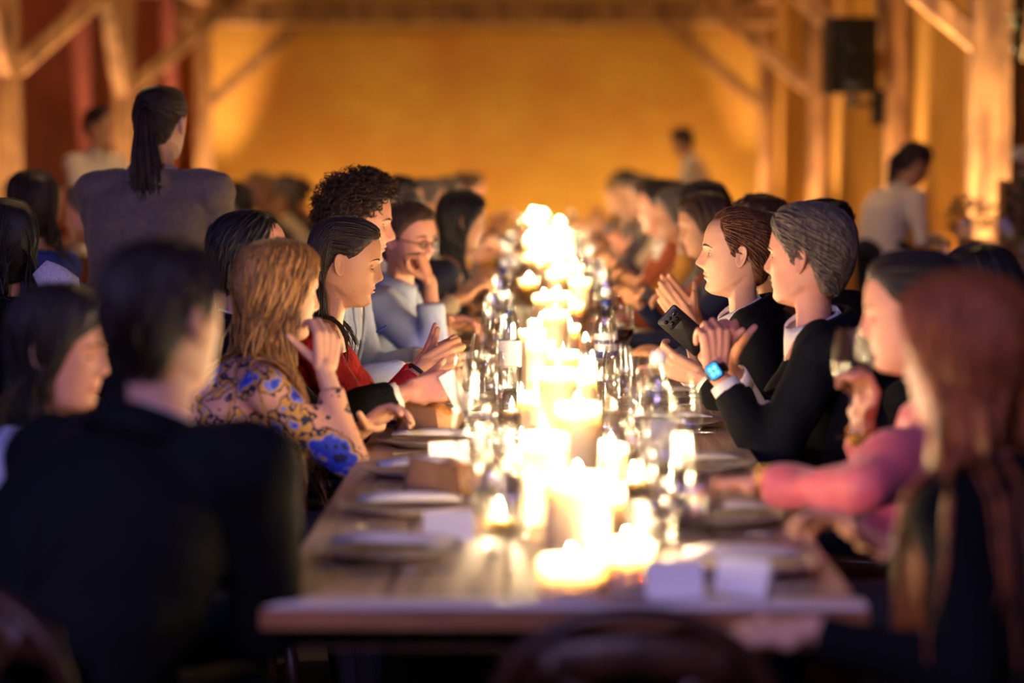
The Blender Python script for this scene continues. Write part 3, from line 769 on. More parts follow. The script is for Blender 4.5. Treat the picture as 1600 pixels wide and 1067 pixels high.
    def strip(path_in, path_out, bvh, off=.004):
        """band laid on the garment between two (u, w) outlines in torso coordinates"""
        V = []
        for (u0, w0), (u1, w1) in zip(path_in, path_out):
            for k in (0, .5, 1):
                u = u0 + (u1 - u0) * k; w = w0 + (w1 - w0) * k
                o = N + rr_ * u + ax * w + ff * .19; hit = bvh.ray_cast(Vector(o), Vector(-ff), .4)
                q = np.array(hit[0]) if hit[0] is not None else N + rr_ * u + ax * w + ff * .05
                V.append(q + ff * off)
        V = np.array(V); n = len(path_in)
        m = MB().add(np.concatenate([V, V - ff * (off + .004)]), np.concatenate([grid_faces(n, 3, False), grid_faces(n, 3, False)[:, ::-1] + len(V)]))
        e = []
        for i in range(n - 1):
            for c in (0, 2):
                e.append([i * 3 + c, (i + 1) * 3 + c, (i + 1) * 3 + c + len(V), i * 3 + c + len(V)])
        m.f4.append(np.array(e)); m.m4.append(np.zeros(len(e))); return m
    topbvh = None
    o = outfit
    if o.get('kind') in ('suit', 'blazer'):
        sh = garment(.004, min(1.0, o.get('sleeve', .95) + .03), (.054, .044, .034), wr=0)
        so = put('shirt', sh, o.get('shirt', mat('white_shirt', (232, 226, 220), .8, bump=.2, bscale=120)))
        jk = garment(.017, o.get('sleeve', .95), (.066, .055, .044), t1=.965, wr=o.get('wr', .005))
        vd = o.get('vdepth', .30); hw = o.get('vhalf', .085)
        jc = vcut(jk, hw, vd); topbvh = jc.bvh()
        jo = put('jacket', jc, o['mat'])
        md = jo.modifiers.new('thick', 'SOLIDIFY'); md.thickness = .006; md.offset = -1
        for s in (-1, 1):
            ks = np.linspace(0, 1, 12); pin = [(s * hw * (1 - k) * .97, .0 - (vd - .01) * k) for k in ks]
            wl = np.interp(ks, [0, .15, .32, .36, .7, 1], [.02, .034, .052, .034, .036, .006])
            pout = [(p[0] + s * w, p[1] - .004) for p, w in zip(pin, wl)]
            put('lapel', strip(pin, pout, topbvh), o['mat'], jo)
        # jacket collar behind the neck
        an = np.radians(np.linspace(60, 300, 17)); cV = []
        for a in an:
            d = ff * math.cos(a) + rr_ * math.sin(a); cV += [N + d * .062 * scale + ax * .030 - ff * .012, N + d * .078 * scale + ax * .026 - ff * .012, N + d * .098 * scale - ax * .018 - ff * .012]
        cm = MB().add(cV, grid_faces(17, 3, False)); co = put('jacket_collar', cm, o['mat'], jo); md = co.modifiers.new('thick', 'SOLIDIFY'); md.thickness = .006
        collar = True
        for S, E, Wt, kk in ((SR, ER, WR, 'R'), (SL, EL, WL, 'L')):
            if o.get('cuffs', True):
                d = nrm(Wt - E); cs_ = o.get('cuff_back', 0); put('shirt_cuff', tube([Wt - d * (.075 + cs_), Wt - d * (.05 + cs_), Wt - d * (.026 + cs_)], np.array([.036, .0365, .036]) * (.88 if female else 1) * scale, 16, False), o.get('shirt', MATS.get('white_shirt') or mat('white_shirt', (232, 226, 220), .8)), so).modifiers.new('thick', 'SOLIDIFY').thickness = .003
    elif o.get('kind') == 'shirt':
        sh = garment(.008, o.get('sleeve', .97), o.get('srad', (.060, .050, .040)), wr=o.get('wr', .006))
        if o.get('vdepth'): sh = vcut(sh, o.get('vhalf', .06), o['vdepth'])
        topbvh = sh.bvh(); so = put(o.get('name', 'shirt'), sh, o['mat']); collar = o.get('collar', True)
        md = so.modifiers.new('thick', 'SOLIDIFY'); md.thickness = .004; md.offset = -1
        if o.get('trim'):
            hw, vd = o.get('vhalf', .06), o['vdepth']
            for s in (-1, 1):
                ks = np.linspace(0, 1, 12); pin = [(s * hw * (1 - k), .005 - vd * k) for k in ks]; pout = [(p[0] + s * .014, p[1]) for p in pin]
                put('neckline_trim', strip(pin, pout, topbvh, .004), o['trim'], so)
        if o.get('placket'):
            ks = np.linspace(0, 1, 9); put('placket', strip([(-.016, -.03 - .36 * k) for k in ks], [(.016, -.03 - .36 * k) for k in ks], topbvh, .003), o['mat'], so)
    if o.get('kind') and collar:
        sm = o.get('shirt') or (o['mat'] if o['kind'] == 'shirt' else MATS['white_shirt'])
        nk = face.get('neck', 1.0)
        for s in (-1, 1):
            an = np.radians(np.linspace(10, 180, 15)); V = []
            for a in an:
                d = ff * math.cos(a) + rr_ * s * math.sin(a); k = max(0, 1 - np.degrees(a) / 70)
                b = N + ff * .010
                V += [b + d * .061 * nk * scale + ax * (.022 + .004), b + d * .066 * nk * scale + ax * (.038 - .012 * k), b + d * (.073 + .004 * k) * nk * scale + ax * (.012 - .020 * k), b + d * (.078 + .012 * k) * nk * scale - ax * (.008 + .048 * k) + rr_ * s * .012 * k]
            cm = MB().add(V, grid_faces(15, 4, False)); co = put('shirt_collar', cm, sm, so); co.modifiers.new('thick', 'SOLIDIFY').thickness = .003
    if o.get('tie') and topbvh is not None:
        tb = sh.bvh(); ks = np.linspace(0, 1, 10)
        put('tie', strip([(-.018 - .012 * k, -.02 - .30 * k) for k in ks], [(.018 + .012 * k, -.02 - .30 * k) for k in ks], tb, .010), o['tie'], so)
    tr = MB(); legs(.012, tr); tr.join(ellipsoid(P + up * .02, (.165, .15, .10), 12))
    put('trousers', remesh(tr, {'hi': .018, 'mid': .02, 'lo': .03}[res], 4), o.get('trousers', mat('dark_trousers', (24, 25, 32), .85, bump=.2, bscale=90)))
    for a in ank:
        fs = remesh(MB().join(capsule(a - up * .045 - f * .03, a - up * .052 + f * .17, .042, .036, 10)), .014, 2)
        V = fs.verts(); V[:, 2] = np.maximum(V[:, 2], 0.0); fs.v = [V]; put('shoe', fs, mat('black_leather', (18, 15, 14), .35))
    # ---- hair
    st = hair.get('style')
    if st:
        hc = hair_mat(hair['col']); hl = hair.get('line', 'low' if st in ('long', 'bob') else 'normal'); th0 = hair.get('thick', .014)
        nr = HV.shape[0]; ph = hph; zl = hairline(ph, hl)
        edge = np.clip((HV[:, :, 2] - zl[None]) / .022, 0, 1)
        n_out = HV - np.array([0, -.005, np.clip(0, -.02, .02)])[None, None] ; n_out = n_out * np.array([1, 1, .9]); n_out = n_out / (np.linalg.norm(n_out, axis=2, keepdims=True) + 1e-9)
        bk = np.clip(-HV[:, :, 1] / .09, 0, 1); tp = np.clip(HV[:, :, 2] / .1, 0, 1)
        th = th0 * (.55 + .45 * np.maximum(bk, tp)) * (edge ** .55) - .004 * (1 - edge)
        crow = hair.get('crown', 0.0); th = th + crow * gauss(HV[:, :, 2] - .10, .04) * edge
        CV = HV + n_out * th[:, :, None]
        nc = HV.shape[1]; Fq = grid_faces(nr, nc)[:, ::-1]
        keep = edge.reshape(-1)[Fq].max(1) > 0
        cap = MB().add(np.concatenate([CV.reshape(-1, 3), [[0, 0, .1151 + th0 + crow]]]), Fq[keep])
        j = np.arange(nc); cap.f3.append(np.stack([j, (j + 1) % nc, np.full(nc, nr * nc)], 1)); cap.m3.append(np.zeros(nc))
        capb = cap.bvh()
        # lock paths in head space
        ok = np.argwhere(edge > .35); dens = hair.get('n', {'hi': 1300, 'mid': 420, 'lo': 60}[res])
        paths = []; lr = hair.get('lr', {'hi': .0019, 'mid': .0034, 'lo': .009}[res])
        Ri = R.T
        down = Ri @ np.array([0, 0, -1.0])                          # gravity in head space
        bodyb = topbvh
        tailp = np.array(hair.get('tie_at', (0, -.105, .03)))
        def project(p, off):
            q, n, _, _ = capb.find_nearest(Vector(p)); 
            if q is None: return np.array(p), np.array([0, 0, 1.])
            q = np.array(q); n = np.array(n)
            if n @ (q - np.array([0, -.005, .0])) < 0: n = -n
            return q + n * off, n
        pick = ok[rng.integers(0, len(ok), dens)]
        for (ri, ci) in pick:
            p = CV[ri, ci].copy() + rng.normal(0, .002, 3); off = rng.uniform(-.001, hair.get('lift', .004)); path = []
            s = 1 if p[0] - hair.get('part', 0.0) >= 0 else -1
            if st in ('short', 'combed'):
                cd = np.array(hair.get('comb', (.0, -1.0, -.25))) + rng.normal(0, .16, 3)
                if st == 'short': cd = cd + .9 * down * np.clip(1 - p[2] / .08, 0, 1)
                k = 7; stp = hair.get('len', .06) / k
                for i in range(k):
                    q, n = project(p, off * (1 + .5 * i / k)); path.append(q); t = cd - n * (cd @ n); p = q + nrm(t) * stp
            elif st == 'curly':
                n = nrm(p - np.array([0, -.01, 0])); a0 = rng.uniform(0, 6.3); t1 = nrm(np.cross(n, rng.normal(0, 1, 3))); t2 = np.cross(n, t1); L = hair.get('len', .05); rc = rng.uniform(.007, .013)
                dr = nrm(n + .5 * down + rng.normal(0, .35, 3))
                for i in range(12):
                    a = a0 + i * .85; path.append(p + dr * L * i / 11 * .7 + (t1 * math.cos(a) + t2 * math.sin(a)) * rc * min(1, i / 3))
            elif st in ('tail', 'bun'):
                k = 9
                for i in range(k):
                    q, n = project(p, off); path.append(q); v = tailp - q; d = np.linalg.norm(v)
                    if d < .018: break
                    t = v - n * (v @ n); p = q + nrm(t) * min(.022, d)
            else:                                                    # long or bob: falls from the parting
                L = hair.get('len', .3) * rng.uniform(.85, 1.05); stp = .02; d = nrm(np.array([s * .8, -.25, .2])); free = False; wv = rng.uniform(0, 6.3); trav = 0
                wa = hair.get('wave', .003)
                while trav < L:
                    q = np.array(p)
                    if not free:
                        q, n = project(p, off); tk = hair.get('tuck', 0) * (1.0 if q[1] > -.035 else 0); g = down * (.55 - .5 * tk) + d * (.6 - .4 * tk) + np.array([s * .05, -.10 - tk, 0]); t = g - n * (g @ n); d = nrm(t)
                        if q[2] < -.02 and (Ri.T @ n)[2] < .12: free = True
                    else:
                        d = nrm(d * .75 + down * .5 + np.array([s * -.02, 0, 0]))
                        qw = R @ q * hs + H
                        if bodyb is not None:
                            c, n, _, dist = bodyb.find_nearest(Vector(qw), .08)
                            if c is not None:
                                nn = np.array(n); dv = qw - np.array(c)
                                if nn @ (qw - spine(.8)) < 0: nn = -nn
                                if dv @ nn < .012 + abs(off):
                                    q = Ri @ ((np.array(c) + nn * (.012 + abs(off) * 2)) - H) / hs
                                    nh = Ri @ nn; d = d - nh * min(0, d @ nh) + (Ri @ f) * (.35 if hair.get('fall', 1) > 0 else -.10) + down * .15; d = nrm(d - nh * min(0, d @ nh))
                    path.append(q + (np.array([math.sin(wv + trav * 26), math.cos(wv + trav * 22), 0]) * wa * min(1, trav / .12)))
                    p = q + d * stp; trav += stp
            paths.append(path)
        if st in ('tail',):
            TL = hair.get('tail_len', .32); nt_ = {'hi': 170, 'mid': 90, 'lo': 24}[res]; tv = hair.get('tail_out', .05)
            tp0 = tailp + np.array([0, -.012, 0])
            for i in range(nt_):
                a = rng.uniform(0, 6.3); rr2 = rng.uniform(0, 1) ** .5; o2 = np.array([math.cos(a), math.sin(a), 0]) * rr2; path = []; w0 = rng.uniform(0, 6.3); k = 14; LL = TL * rng.uniform(.8, 1.05)
                for q in range(k):
                    t = q / (k - 1); spread_ = np.interp(t, [0, .15, .5, .8, 1], [.010, .018, .034, .036, .012]) * hair.get('tail_w', 1.0)
                    out_ = tv * math.sin(min(1, t * 2.2) * pi / 2)
                    c = tp0 + np.array([0, -1, 0]) * out_ + down * max(0, t - .05) * LL + np.array([0, 0, .012 * math.sin(t * 5)]) + np.array([1, 0, 0]) * hair.get('tail_x', 0) * t
                    path.append(c + o2 * spread_ + np.array([math.sin(w0 + t * 7), math.cos(w0 + t * 6), 0]) * .004 * t)
                paths.append(path)
        if st == 'bun':
            bc = tailp + np.array([0, -.02, .0]); 
            for i in range({'hi': 60, 'mid': 30, 'lo': 10}[res]):
                a0 = rng.uniform(0, 6.3); tl = rng.normal(0, .5); path = []
                for q in range(12):
                    a = a0 + q * .45; path.append(bc + np.array([math.cos(a) * .03, math.sin(tl) * .02, math.sin(a) * .03]) * rng.uniform(.95, 1.05))
                paths.append(path)
        lk = lock_tubes(paths, lr * hair.get('lrk', 1.0), 4 if res != 'lo' else 3)
        hmsh = MB().join(cap).join(lk); hmsh.v = [hmsh.verts() @ R.T * hs + H]
        ho = put('hair', hmsh, hc); ho['kind'] = 'stuff'
        if st == 'tail':
            tm = lathe([(.017, -.007), (.021, -.004), (.021, .004), (.017, .007), (.014, 0)], 14); V = tm.verts()[:, [0, 2, 1]] + tailp + np.array([0, -.012, 0]); tm.v = [V @ R.T * hs + H]; put('hair_tie', tm, mat('hair_tie', (20, 16, 20), .7), ho)
    if hair.get('beard'):
        pass
    return anchors
#@CAST
# ------------------------------------------------------------------ chairs
def make_chair(label):
    t = thing('dining_chair', label, 'chair', group='dark bentwood dining chairs')
    link('seat', lathe([(0, .435), (.19, .435), (.205, .445), (.205, .455), (.19, .463), (.12, .458), (0, .456)], 24), CHAIRW, t)
    for sx in (-1, 1):
        link('leg', tube([(sx * .15, .15, .44), (sx * .165, .17, .22), (sx * .185, .2, 0)], [.018, .016, .013], 8), CHAIRW, t)
        link('leg', tube([(sx * .15, -.15, .44), (sx * .165, -.18, .22), (sx * .18, -.22, 0)], [.018, .016, .013], 8), CHAIRW, t)
    a = np.linspace(0, pi, 17)
    hp = [(-.185, -.16, .40), (-.19, -.175, .55)] + [(-.19 * math.cos(q), -.20 - .03 * math.sin(q), .68 + .15 * math.sin(q)) for q in a] + [(.19, -.175, .55), (.185, -.16, .40)]
    h = link('back_hoop', tube(hp, .0145, 8), CHAIRW, t)
    for s in (-1, 1):
        link('cross_slat', tube([(-s * .175, -.185, .50), (-s * .06, -.2, .6), (s * .06, -.212, .70), (s * .13, -.226, .785)], np.array([[.017, .005]] * 4), 8), CHAIRW, h)
    link('top_rail', tube([(-.175, -.205, .745), (-.09, -.222, .765), (0, -.23, .775), (.09, -.222, .765), (.175, -.205, .745)], np.array([[.03, .009]] * 5), 8), CHAIRW, h)
    link('foot_ring', tube([(.15 * math.cos(q), .15 * math.sin(q), .2) for q in np.linspace(0, 2 * pi, 25)], .009, 6), CHAIRW, t)
    return t
CHAIR0 = None
def chair(x, y, byaw, label):
    """byaw: direction the sitter faces, degrees"""
    global CHAIR0
    rz = math.radians(byaw - 90)
    if CHAIR0 is None:
        CHAIR0 = make_chair(label); o = CHAIR0; o.location = (x, y, 0); o.rotation_euler = (0, 0, rz)
    else: o = dup(CHAIR0, label, (x, y, 0), rz)
    return o
def seat(a, byaw, who):
    return chair(float(a['base'][0]), float(a['base'][1]), byaw, 'dark bentwood chair under the ' + who)

# ------------------------------------------------------------------ fabrics
SUIT_BLACK = mat('black_suit_cloth', (13, 14, 17), .85, bump=.25, bscale=140, spec=.15)
SUIT_NAVY = mat('navy_suit_cloth', (14, 16, 23), .85, bump=.25, bscale=140, spec=.15)
GREY_BLAZER = mat('mauve_grey_wool', (118, 100, 92), .85, (104, 88, 82), 60, bump=.3, bscale=260, sheen=.1)
SKY_BLAZER = mat('pale_blue_cotton', (168, 178, 214), .8, (156, 166, 204), 30, bump=.3, bscale=160)
BLUE_SHIRT = mat('light_blue_shirt_cloth', (178, 190, 224), .8, bump=.3, bscale=60)
WHITE_SHIRT = mat('white_shirt', (232, 226, 220), .8, bump=.2, bscale=120)
CREAM_SHIRT = mat('waiter_white_shirt', (226, 212, 192), .8, bump=.3, bscale=30)
RED_KNIT = mat('red_knit', (196, 32, 30), .75, (158, 22, 26), 40, bump=.6, bscale=120)
PINK = mat('coral_pink_satin', (226, 116, 118), .45, (208, 92, 108), 9, bump=.8, bscale=16, sheen=.2)
BLACK_KNIT = mat('black_knit', (13, 13, 16), .9, bump=.4, bscale=120, spec=.15)
TRIM_BLACK = mat('black_ribbon', (12, 12, 18), .6)
def multi_mat(name, stops, scale, kind='voronoi', stretch=None):
    m = bpy.data.materials.new(name); m.use_nodes = True; MATS[name] = m; nt = m.node_tree; b = nt.nodes['Principled BSDF']
    tc = nt.nodes.new('ShaderNodeTexCoord'); mp = nt.nodes.new('ShaderNodeMapping'); nt.links.new(tc.outputs['Object'], mp.inputs[0])
    if stretch: mp.inputs['Scale'].default_value = stretch
    if kind == 'voronoi':
        t = nt.nodes.new('ShaderNodeTexVoronoi'); t.inputs['Scale'].default_value = scale; fac = t.outputs['Distance']
        n = nt.nodes.new('ShaderNodeTexNoise'); n.inputs['Scale'].default_value = scale * 2.2
        ad = nt.nodes.new('ShaderNodeMixRGB'); ad.inputs[0].default_value = .12; nt.links.new(mp.outputs[0], ad.inputs[1]); nt.links.new(n.outputs['Color'], ad.inputs[2]); nt.links.new(mp.outputs[0], n.inputs['Vector']); nt.links.new(ad.outputs[0], t.inputs['Vector'])
    else:
        t = nt.nodes.new('ShaderNodeTexWave'); t.inputs['Scale'].default_value = scale; t.inputs['Distortion'].default_value = 9; t.inputs['Detail Scale'].default_value = 3; fac = t.outputs['Fac']; nt.links.new(mp.outputs[0], t.inputs['Vector'])
    r = nt.nodes.new('ShaderNodeValToRGB'); r.color_ramp.interpolation = 'CONSTANT'; nt.links.new(fac, r.inputs[0])
    e = r.color_ramp.elements
    e[0].position = 0; e[0].color = (*lin(stops[0][1]), 1); e[1].position = stops[1][0]; e[1].color = (*lin(stops[1][1]), 1)
    for p, c in stops[2:]: q = e.new(p); q.color = (*lin(c), 1)
    nt.links.new(r.outputs[0], b.inputs['Base Color']); b.inputs['Roughness'].default_value = .7
    return m
FLORAL = multi_mat('blue_gold_floral_print', [(0, (16, 22, 60)), (.25, (44, 66, 180)), (.42, (120, 130, 200)), (.49, (206, 152, 60)), (.60, (30, 34, 62)), (.68, (206, 150, 122))], 11)
ZIGZAG = multi_mat('orange_blue_zigzag_print', [(0, (214, 120, 40)), (.35, (150, 60, 30)), (.5, (90, 110, 160)), (.68, (220, 150, 60))], 22, 'wave')
SCARF = multi_mat('white_grey_patterned_scarf', [(0, (210, 200, 206)), (.5, (96, 84, 96)), (.62, (220, 210, 214))], 26, 'wave')
TIE_GOLD = multi_mat('gold_patterned_tie', [(0, (190, 130, 50)), (.4, (220, 160, 70)), (.6, (140, 90, 30))], 60, 'wave')

# ------------------------------------------------------------------ the cast
def ellipse_band(c, axis, r, w, th, name, mt, put, par=None, sq=1.0):
    ax_ = nrm(axis); u = nrm(np.cross(ax_, (.3, .5, .8))); v = np.cross(ax_, u); pth = [np.asarray(c) + u * math.cos(a) * r * sq + v * math.sin(a) * r for a in np.linspace(0, 2 * pi, 21)]
    m = tube(pth, np.array([[w, th]] * 21), 8, False, ref=ax_); return put(name, m, mt, par) if par is not None else put(name, m, mt)

# -- left side of the long table, near to far
A = person('man in a black suit seen from behind at the near left corner', at(258, 503, 3.78), 55, 66, pelvis=(-.76, 3.62, .535), res='mid', tone='fair', hair=dict(style='short', col=(44, 28, 20), thick=.013, comb=(0, -.4, -1)),
           outfit=dict(kind='suit', mat=SUIT_BLACK, cuffs=False), rh=(-.50, 3.98, .82), relb=(.20, -.4, -.7), lh=(-.62, 4.02, .78), bw=1.02)
seat(A, 66, 'black-suited man at the near left corner')
A = person('dark-haired woman in a pale top, face turned right, beside near left man', at(96, 546, 4.6), -14, 25, pelvis=(-1.0, 4.5, .53), hpitch=-8, res='mid', tone='rosy', female=True, hair=dict(style='long', col=(36, 22, 20), len=.24, thick=.016),
           outfit=dict(kind='shirt', name='blouse', mat=mat('pale_blue_blouse', (196, 200, 226), .8, bump=.2), collar=False))
seat(A, 25, 'dark-haired woman in the pale top')
A = person('woman with long wavy blonde hair in a blue and gold floral blouse', at(437, 457, 5.70), 26, 16, pelvis=(-.78, 5.62, .53), hpitch=-6, res='hi', tone='fair', female=True,
           hair=dict(style='long', col=(206, 146, 76), len=.62, wave=.011, thick=.018, n=700, lrk=1.5), outfit=dict(kind='shirt', name='blouse', mat=FLORAL, collar=False, sleeve=.9),
           rh=at(508, 578, 5.56), rpose='hold', rdir=(.05, .25, 1), rpalm=(-.6, 1, .0), relb=(0, -.3, -1), lh=(-.42, 5.72, .80))
seat(A, 16, 'woman with long wavy blonde hair')
A = person('man in a black suit with a white cuff, holding up a small white card', at(392, 407, 6.12), 12, 4, pelvis=(-.90, 6.08, .535), res='mid', tone='rosy', hair=dict(style='short', col=(30, 22, 20), line='receding', thick=.010, comb=(0, -.6, -1)),
           outfit=dict(kind='suit', mat=SUIT_BLACK, sleeve=.93), rh=at(640, 612, 5.93), rpose='pinch', rdir=(1, .05, .16), rpalm=(.1, 1, -.25), relb=(-.1, -.3, -1), lh=(-.40, 6.3, .80), bw=1.05)
seat(A, 4, 'black-suited man holding the card')
RED = person('woman in a red knit top with dark hair tucked behind her ear', at(542, 411, 6.44), -3, 2, pelvis=(-.74, 6.50, .53), hpitch=-9, res='hi', tone='tan', female=True, face=dict(lips=1.1, jaw=.96),
           hair=dict(style='long', col=(46, 28, 22), line='updo', len=.27, thick=.012, tuck=1.0, wave=.002, n=900, lrk=1.2), outfit=dict(kind='shirt', name='knit_top', mat=RED_KNIT, collar=False, vdepth=.24, vhalf=.07, trim=TRIM_BLACK, sleeve=.93),
           rh=at(662, 572, 6.33), rpose='hold', rdir=(1, .12, .42), rpalm=(-.2, 1, -.3), relb=(-.2, -.2, -1), lh=at(660, 566, 6.52), lpose='hold', ldir=(1, -.1, .38), lpalm=(0, -1, .1), lids=.8)
seat(RED, 2, 'woman in the red knit top')
ellipse_band(RED['WR'] - nrm(RED['WR'] - RED['ER']) * .02, RED['WR'] - RED['ER'], .031, .005, .003, 'wristband', TRIM_BLACK, RED['put'])
CUR = person('curly-haired man in a pale blue jacket over a white shirt', at(561, 349, 7.15), -2, -4, pelvis=(-.74, 7.15, .535), hpitch=-8, res='hi', tone='rosy', face=dict(nose=1.15, brow=1.3, chin=1.1),
           hair=dict(style='curly', col=(74, 46, 30), thick=.020, len=.055, n=1100, lrk=1.3), outfit=dict(kind='blazer', mat=SKY_BLAZER, vdepth=.34, vhalf=.09), rh=at(640, 578, 6.98), rpose='relaxed', rdir=(1, .1, .05), relb=(-.3, -.5, -1), lh=at(668, 560, 7.25), lids=.3)
seat(CUR, -4, 'curly-haired man in the pale blue jacket')
bt = CUR['put']('pocket_edge', tube([at(588 + 4 * i, 519 - 2.2 * i - .5 * i * i * .2, 6.995) for i in range(5)], .003, 6), mat('navy_piping', (40, 52, 130), .7))
GLM = person('man in glasses and a light blue shirt resting chin on fist', at(638, 374, 8.25), -36, -10, pelvis=(-.66, 8.3, .535), hpitch=-9, res='hi', tone='rosy', hair=dict(style='short', col=(84, 52, 34), thick=.012, n=400, comb=(.5, -.6, -.3)),
           outfit=dict(kind='shirt', mat=BLUE_SHIRT, sleeve=.86, placket=True, srad=(.066, .056, .044)), rh=at(671, 440, 8.0), rpose='fist', rdir=(-.35, .05, 1), rpalm=(-1, .2, -.2), relb=(.3, -.2, -1), lh=at(700, 500, 8.4), lpose='relaxed', ldir=(.8, -.5, 0))
seat(GLM, -10, 'man in glasses')
def to_world(a, p): return a['R'] @ np.asarray(p) * a['hs'] + a['H']
gl = None
for s in (-1, 1):
    pth = [to_world(GLM, (s * .033 + .021 * math.cos(q), .096, .000 + .016 * math.sin(q))) for q in np.linspace(0, 2 * pi, 21)]
    gm = tube(pth, .0016, 5, False)
    if gl is None: gl = GLM['put']('glasses', gm, mat('dark_glasses_frame', (36, 22, 18), .3))
    else: GLM['put']('rim', gm, MATS['dark_glasses_frame'], gl)
    lm = MB(); pp = np.array([to_world(GLM, (s * .033 + .020 * math.cos(q), .0962, .015 * math.sin(q))) for q in np.linspace(0, 2 * pi, 20, endpoint=False)] + [to_world(GLM, (s * .033, .0985, 0))])
    lm.add(pp, [[i, (i + 1) % 20, 20] for i in range(20)]); GLM['put']('lens', lm, GLASS, gl)
    GLM['put']('temple', tube([to_world(GLM, p) for p in ((s * .054, .096, .004), (s * .074, .06, .004), (s * .080, .0, .006), (s * .078, -.02, -.004))], .0018, 5), MATS['dark_glasses_frame'], gl)
GLM['put']('bridge', tube([to_world(GLM, p) for p in ((-.013, .097, .003), (0, .101, .006), (.013, .097, .003))], .0016, 5), MATS['dark_glasses_frame'], gl)
A = person('woman with long black hair and dark blue top beyond the man in glasses', at(722, 345, 9.7), 14, 5, pelvis=(-.52, 9.7, .53), hpitch=-8, res='mid', tone='tan', female=True, hair=dict(style='long', col=(22, 16, 18), len=.36, thick=.016, n=200),
           outfit=dict(kind='shirt', name='blouse', mat=mat('dark_blue_top', (30, 34, 62), .8), collar=False), rh=at(700, 470, 9.5))
seat(A, 5, 'woman with long black hair')
# -- standing and waiting staff
STAND = person('standing woman in a grey blazer with a long ponytail, seen from behind', at(252, 195, 7.63), 72, 82, pelvis=(-1.262, 7.60, .93), hpitch=-3, sit=False, res='hi', tone='fair', female=True,
           hair=dict(style='tail', col=(58, 36, 28), line='updo', thick=.010, tie_at=(-.004, -.100, .050), tail_len=.50, tail_out=.03, tail_x=.03, tail_w=1.55, n=1100), outfit=dict(kind='blazer', mat=GREY_BLAZER, wr=.006, vdepth=.3), bw=1.16)
A = person('waiter in a white shirt standing at far left by the wall', at(157, 198, 15.4), -18, -40, sit=False, res='mid', tone='tan', hair=dict(style='short', col=(30, 20, 18), n=120), outfit=dict(kind='shirt', mat=CREAM_SHIRT), lean=0)
A = person('waiter in a white shirt standing before the end wall, head lowered', at(1066, 222, 21.6), 150, 170, sit=False, res='mid', tone='tan', hpitch=-20, hair=dict(style='short', col=(30, 20, 18), n=120), outfit=dict(kind='shirt', mat=CREAM_SHIRT), lean=.02)
A = person('waitress in a white shirt with a ponytail bending over the drinks counter', at(1428, 257, 13.3), 22, 35, sit=False, res='mid', tone='tan', female=True, hpitch=-24, scale=1.0, lean=.12,
           hair=dict(style='tail', col=(58, 34, 28), line='updo', thick=.012, tie_at=(0, -.098, .02), tail_len=.25, tail_out=.05, n=200), outfit=dict(kind='shirt', mat=CREAM_SHIRT, wr=.008), rh=at(1462, 372, 13.2))
# -- right side of the long table
R1 = person('woman with long auburn hair in black at the near right corner', at(1502, 556, 3.70), 138, 150, pelvis=(.80, 3.48, .53), hpitch=-4, res='mid', tone='fair', female=True, hair=dict(style='long', col=(196, 104, 48), len=.56, thick=.020, wave=.004, n=900, fall=-1, lrk=1.3),
           outfit=dict(kind='shirt', name='top', mat=BLACK_KNIT, collar=False), lh=at(1262, 984, 3.40), lpose='relaxed', ldir=(-1, .15, -.12), lpalm=(0, .2, -1), lelb=(.6, -.5, -.6), rh=(.56, 3.95, .80), bw=1.1)
seat(R1, 150, 'woman with long auburn hair')
R2 = person('woman in a coral pink blouse raising a glass, beside the auburn-haired woman', at(1424, 490, 4.68), 176, 172, pelvis=(.86, 4.72, .53), hpitch=-6, res='mid', tone='rosy', female=True, hair=dict(style='bun', col=(44, 28, 24), line='updo', thick=.012, n=220, tie_at=(0, -.10, .03)),
           outfit=dict(kind='shirt', name='blouse', mat=PINK, collar=False, srad=(.068, .064, .052), wr=.012, sleeve=.94), lh=at(1192, 752, 4.52), lpose='relaxed', ldir=(-1, .05, -.06), lpalm=(0, 0, -1), lelb=(.6, -1, -.05), rh=at(1346, 668, 4.84), rpose='hold', rdir=(.12, -.1, 1), rpalm=(-1, -.5, 0), relb=(.2, .4, -1))
seat(R2, 172, 'woman in the coral pink blouse')
for k in range(4): ellipse_band(R2['WL'] + np.array([.012 * k - .01, 0, 0]), (1, 0, .05), .029, .004, .003, 'bracelet', GOLD, R2['put'])
for k in range(3): ellipse_band(R2['WR'] - nrm(R2['WR'] - R2['ER']) * (.012 * k), R2['WR'] - R2['ER'], .029, .004, .003, 'bracelet', GOLD, R2['put'])
A = person('dark-haired guest at the side table behind the auburn-haired woman', at(1532, 474, 5.5), 62, 55, pelvis=(1.05, 5.45, .53), res='mid', tone='tan', female=True, hair=dict(style='bob', col=(30, 20, 22), len=.18, thick=.024, n=260), outfit=dict(kind='shirt', name='top', mat=BLACK_KNIT, collar=False))
seat(A, 55, 'dark-haired guest at the side table')
GRY = person('grey-haired man in a navy suit with clasped hands and a lit smartwatch', at(1260, 404, 6.0), 157, 172, pelvis=(.84, 6.08, .535), hpitch=1, res='hi', tone='rosy', face=dict(neck=1.05, jaw=1.05), hair=dict(style='combed', col=(128, 112, 100), thick=.021, len=.085, n=1500, comb=(0, -1, -.55), lift=.006),
           outfit=dict(kind='suit', mat=SUIT_NAVY, vdepth=.27, sleeve=.885, cuff_back=.012), lh=at(1118, 578, 5.82), lpose='clasp', ldir=(-.02, .12, 1), lpalm=(-.35, 1, 0), lelb=(.4, -.3, -1), rh=at(1136, 570, 5.99), rpose='clasp', rdir=(-.12, -.2, 1), rpalm=(-.2, -1, 0), relb=(.3, .5, -1), bw=1.06, lids=.2)
seat(GRY, 172, 'grey-haired man in the navy suit')
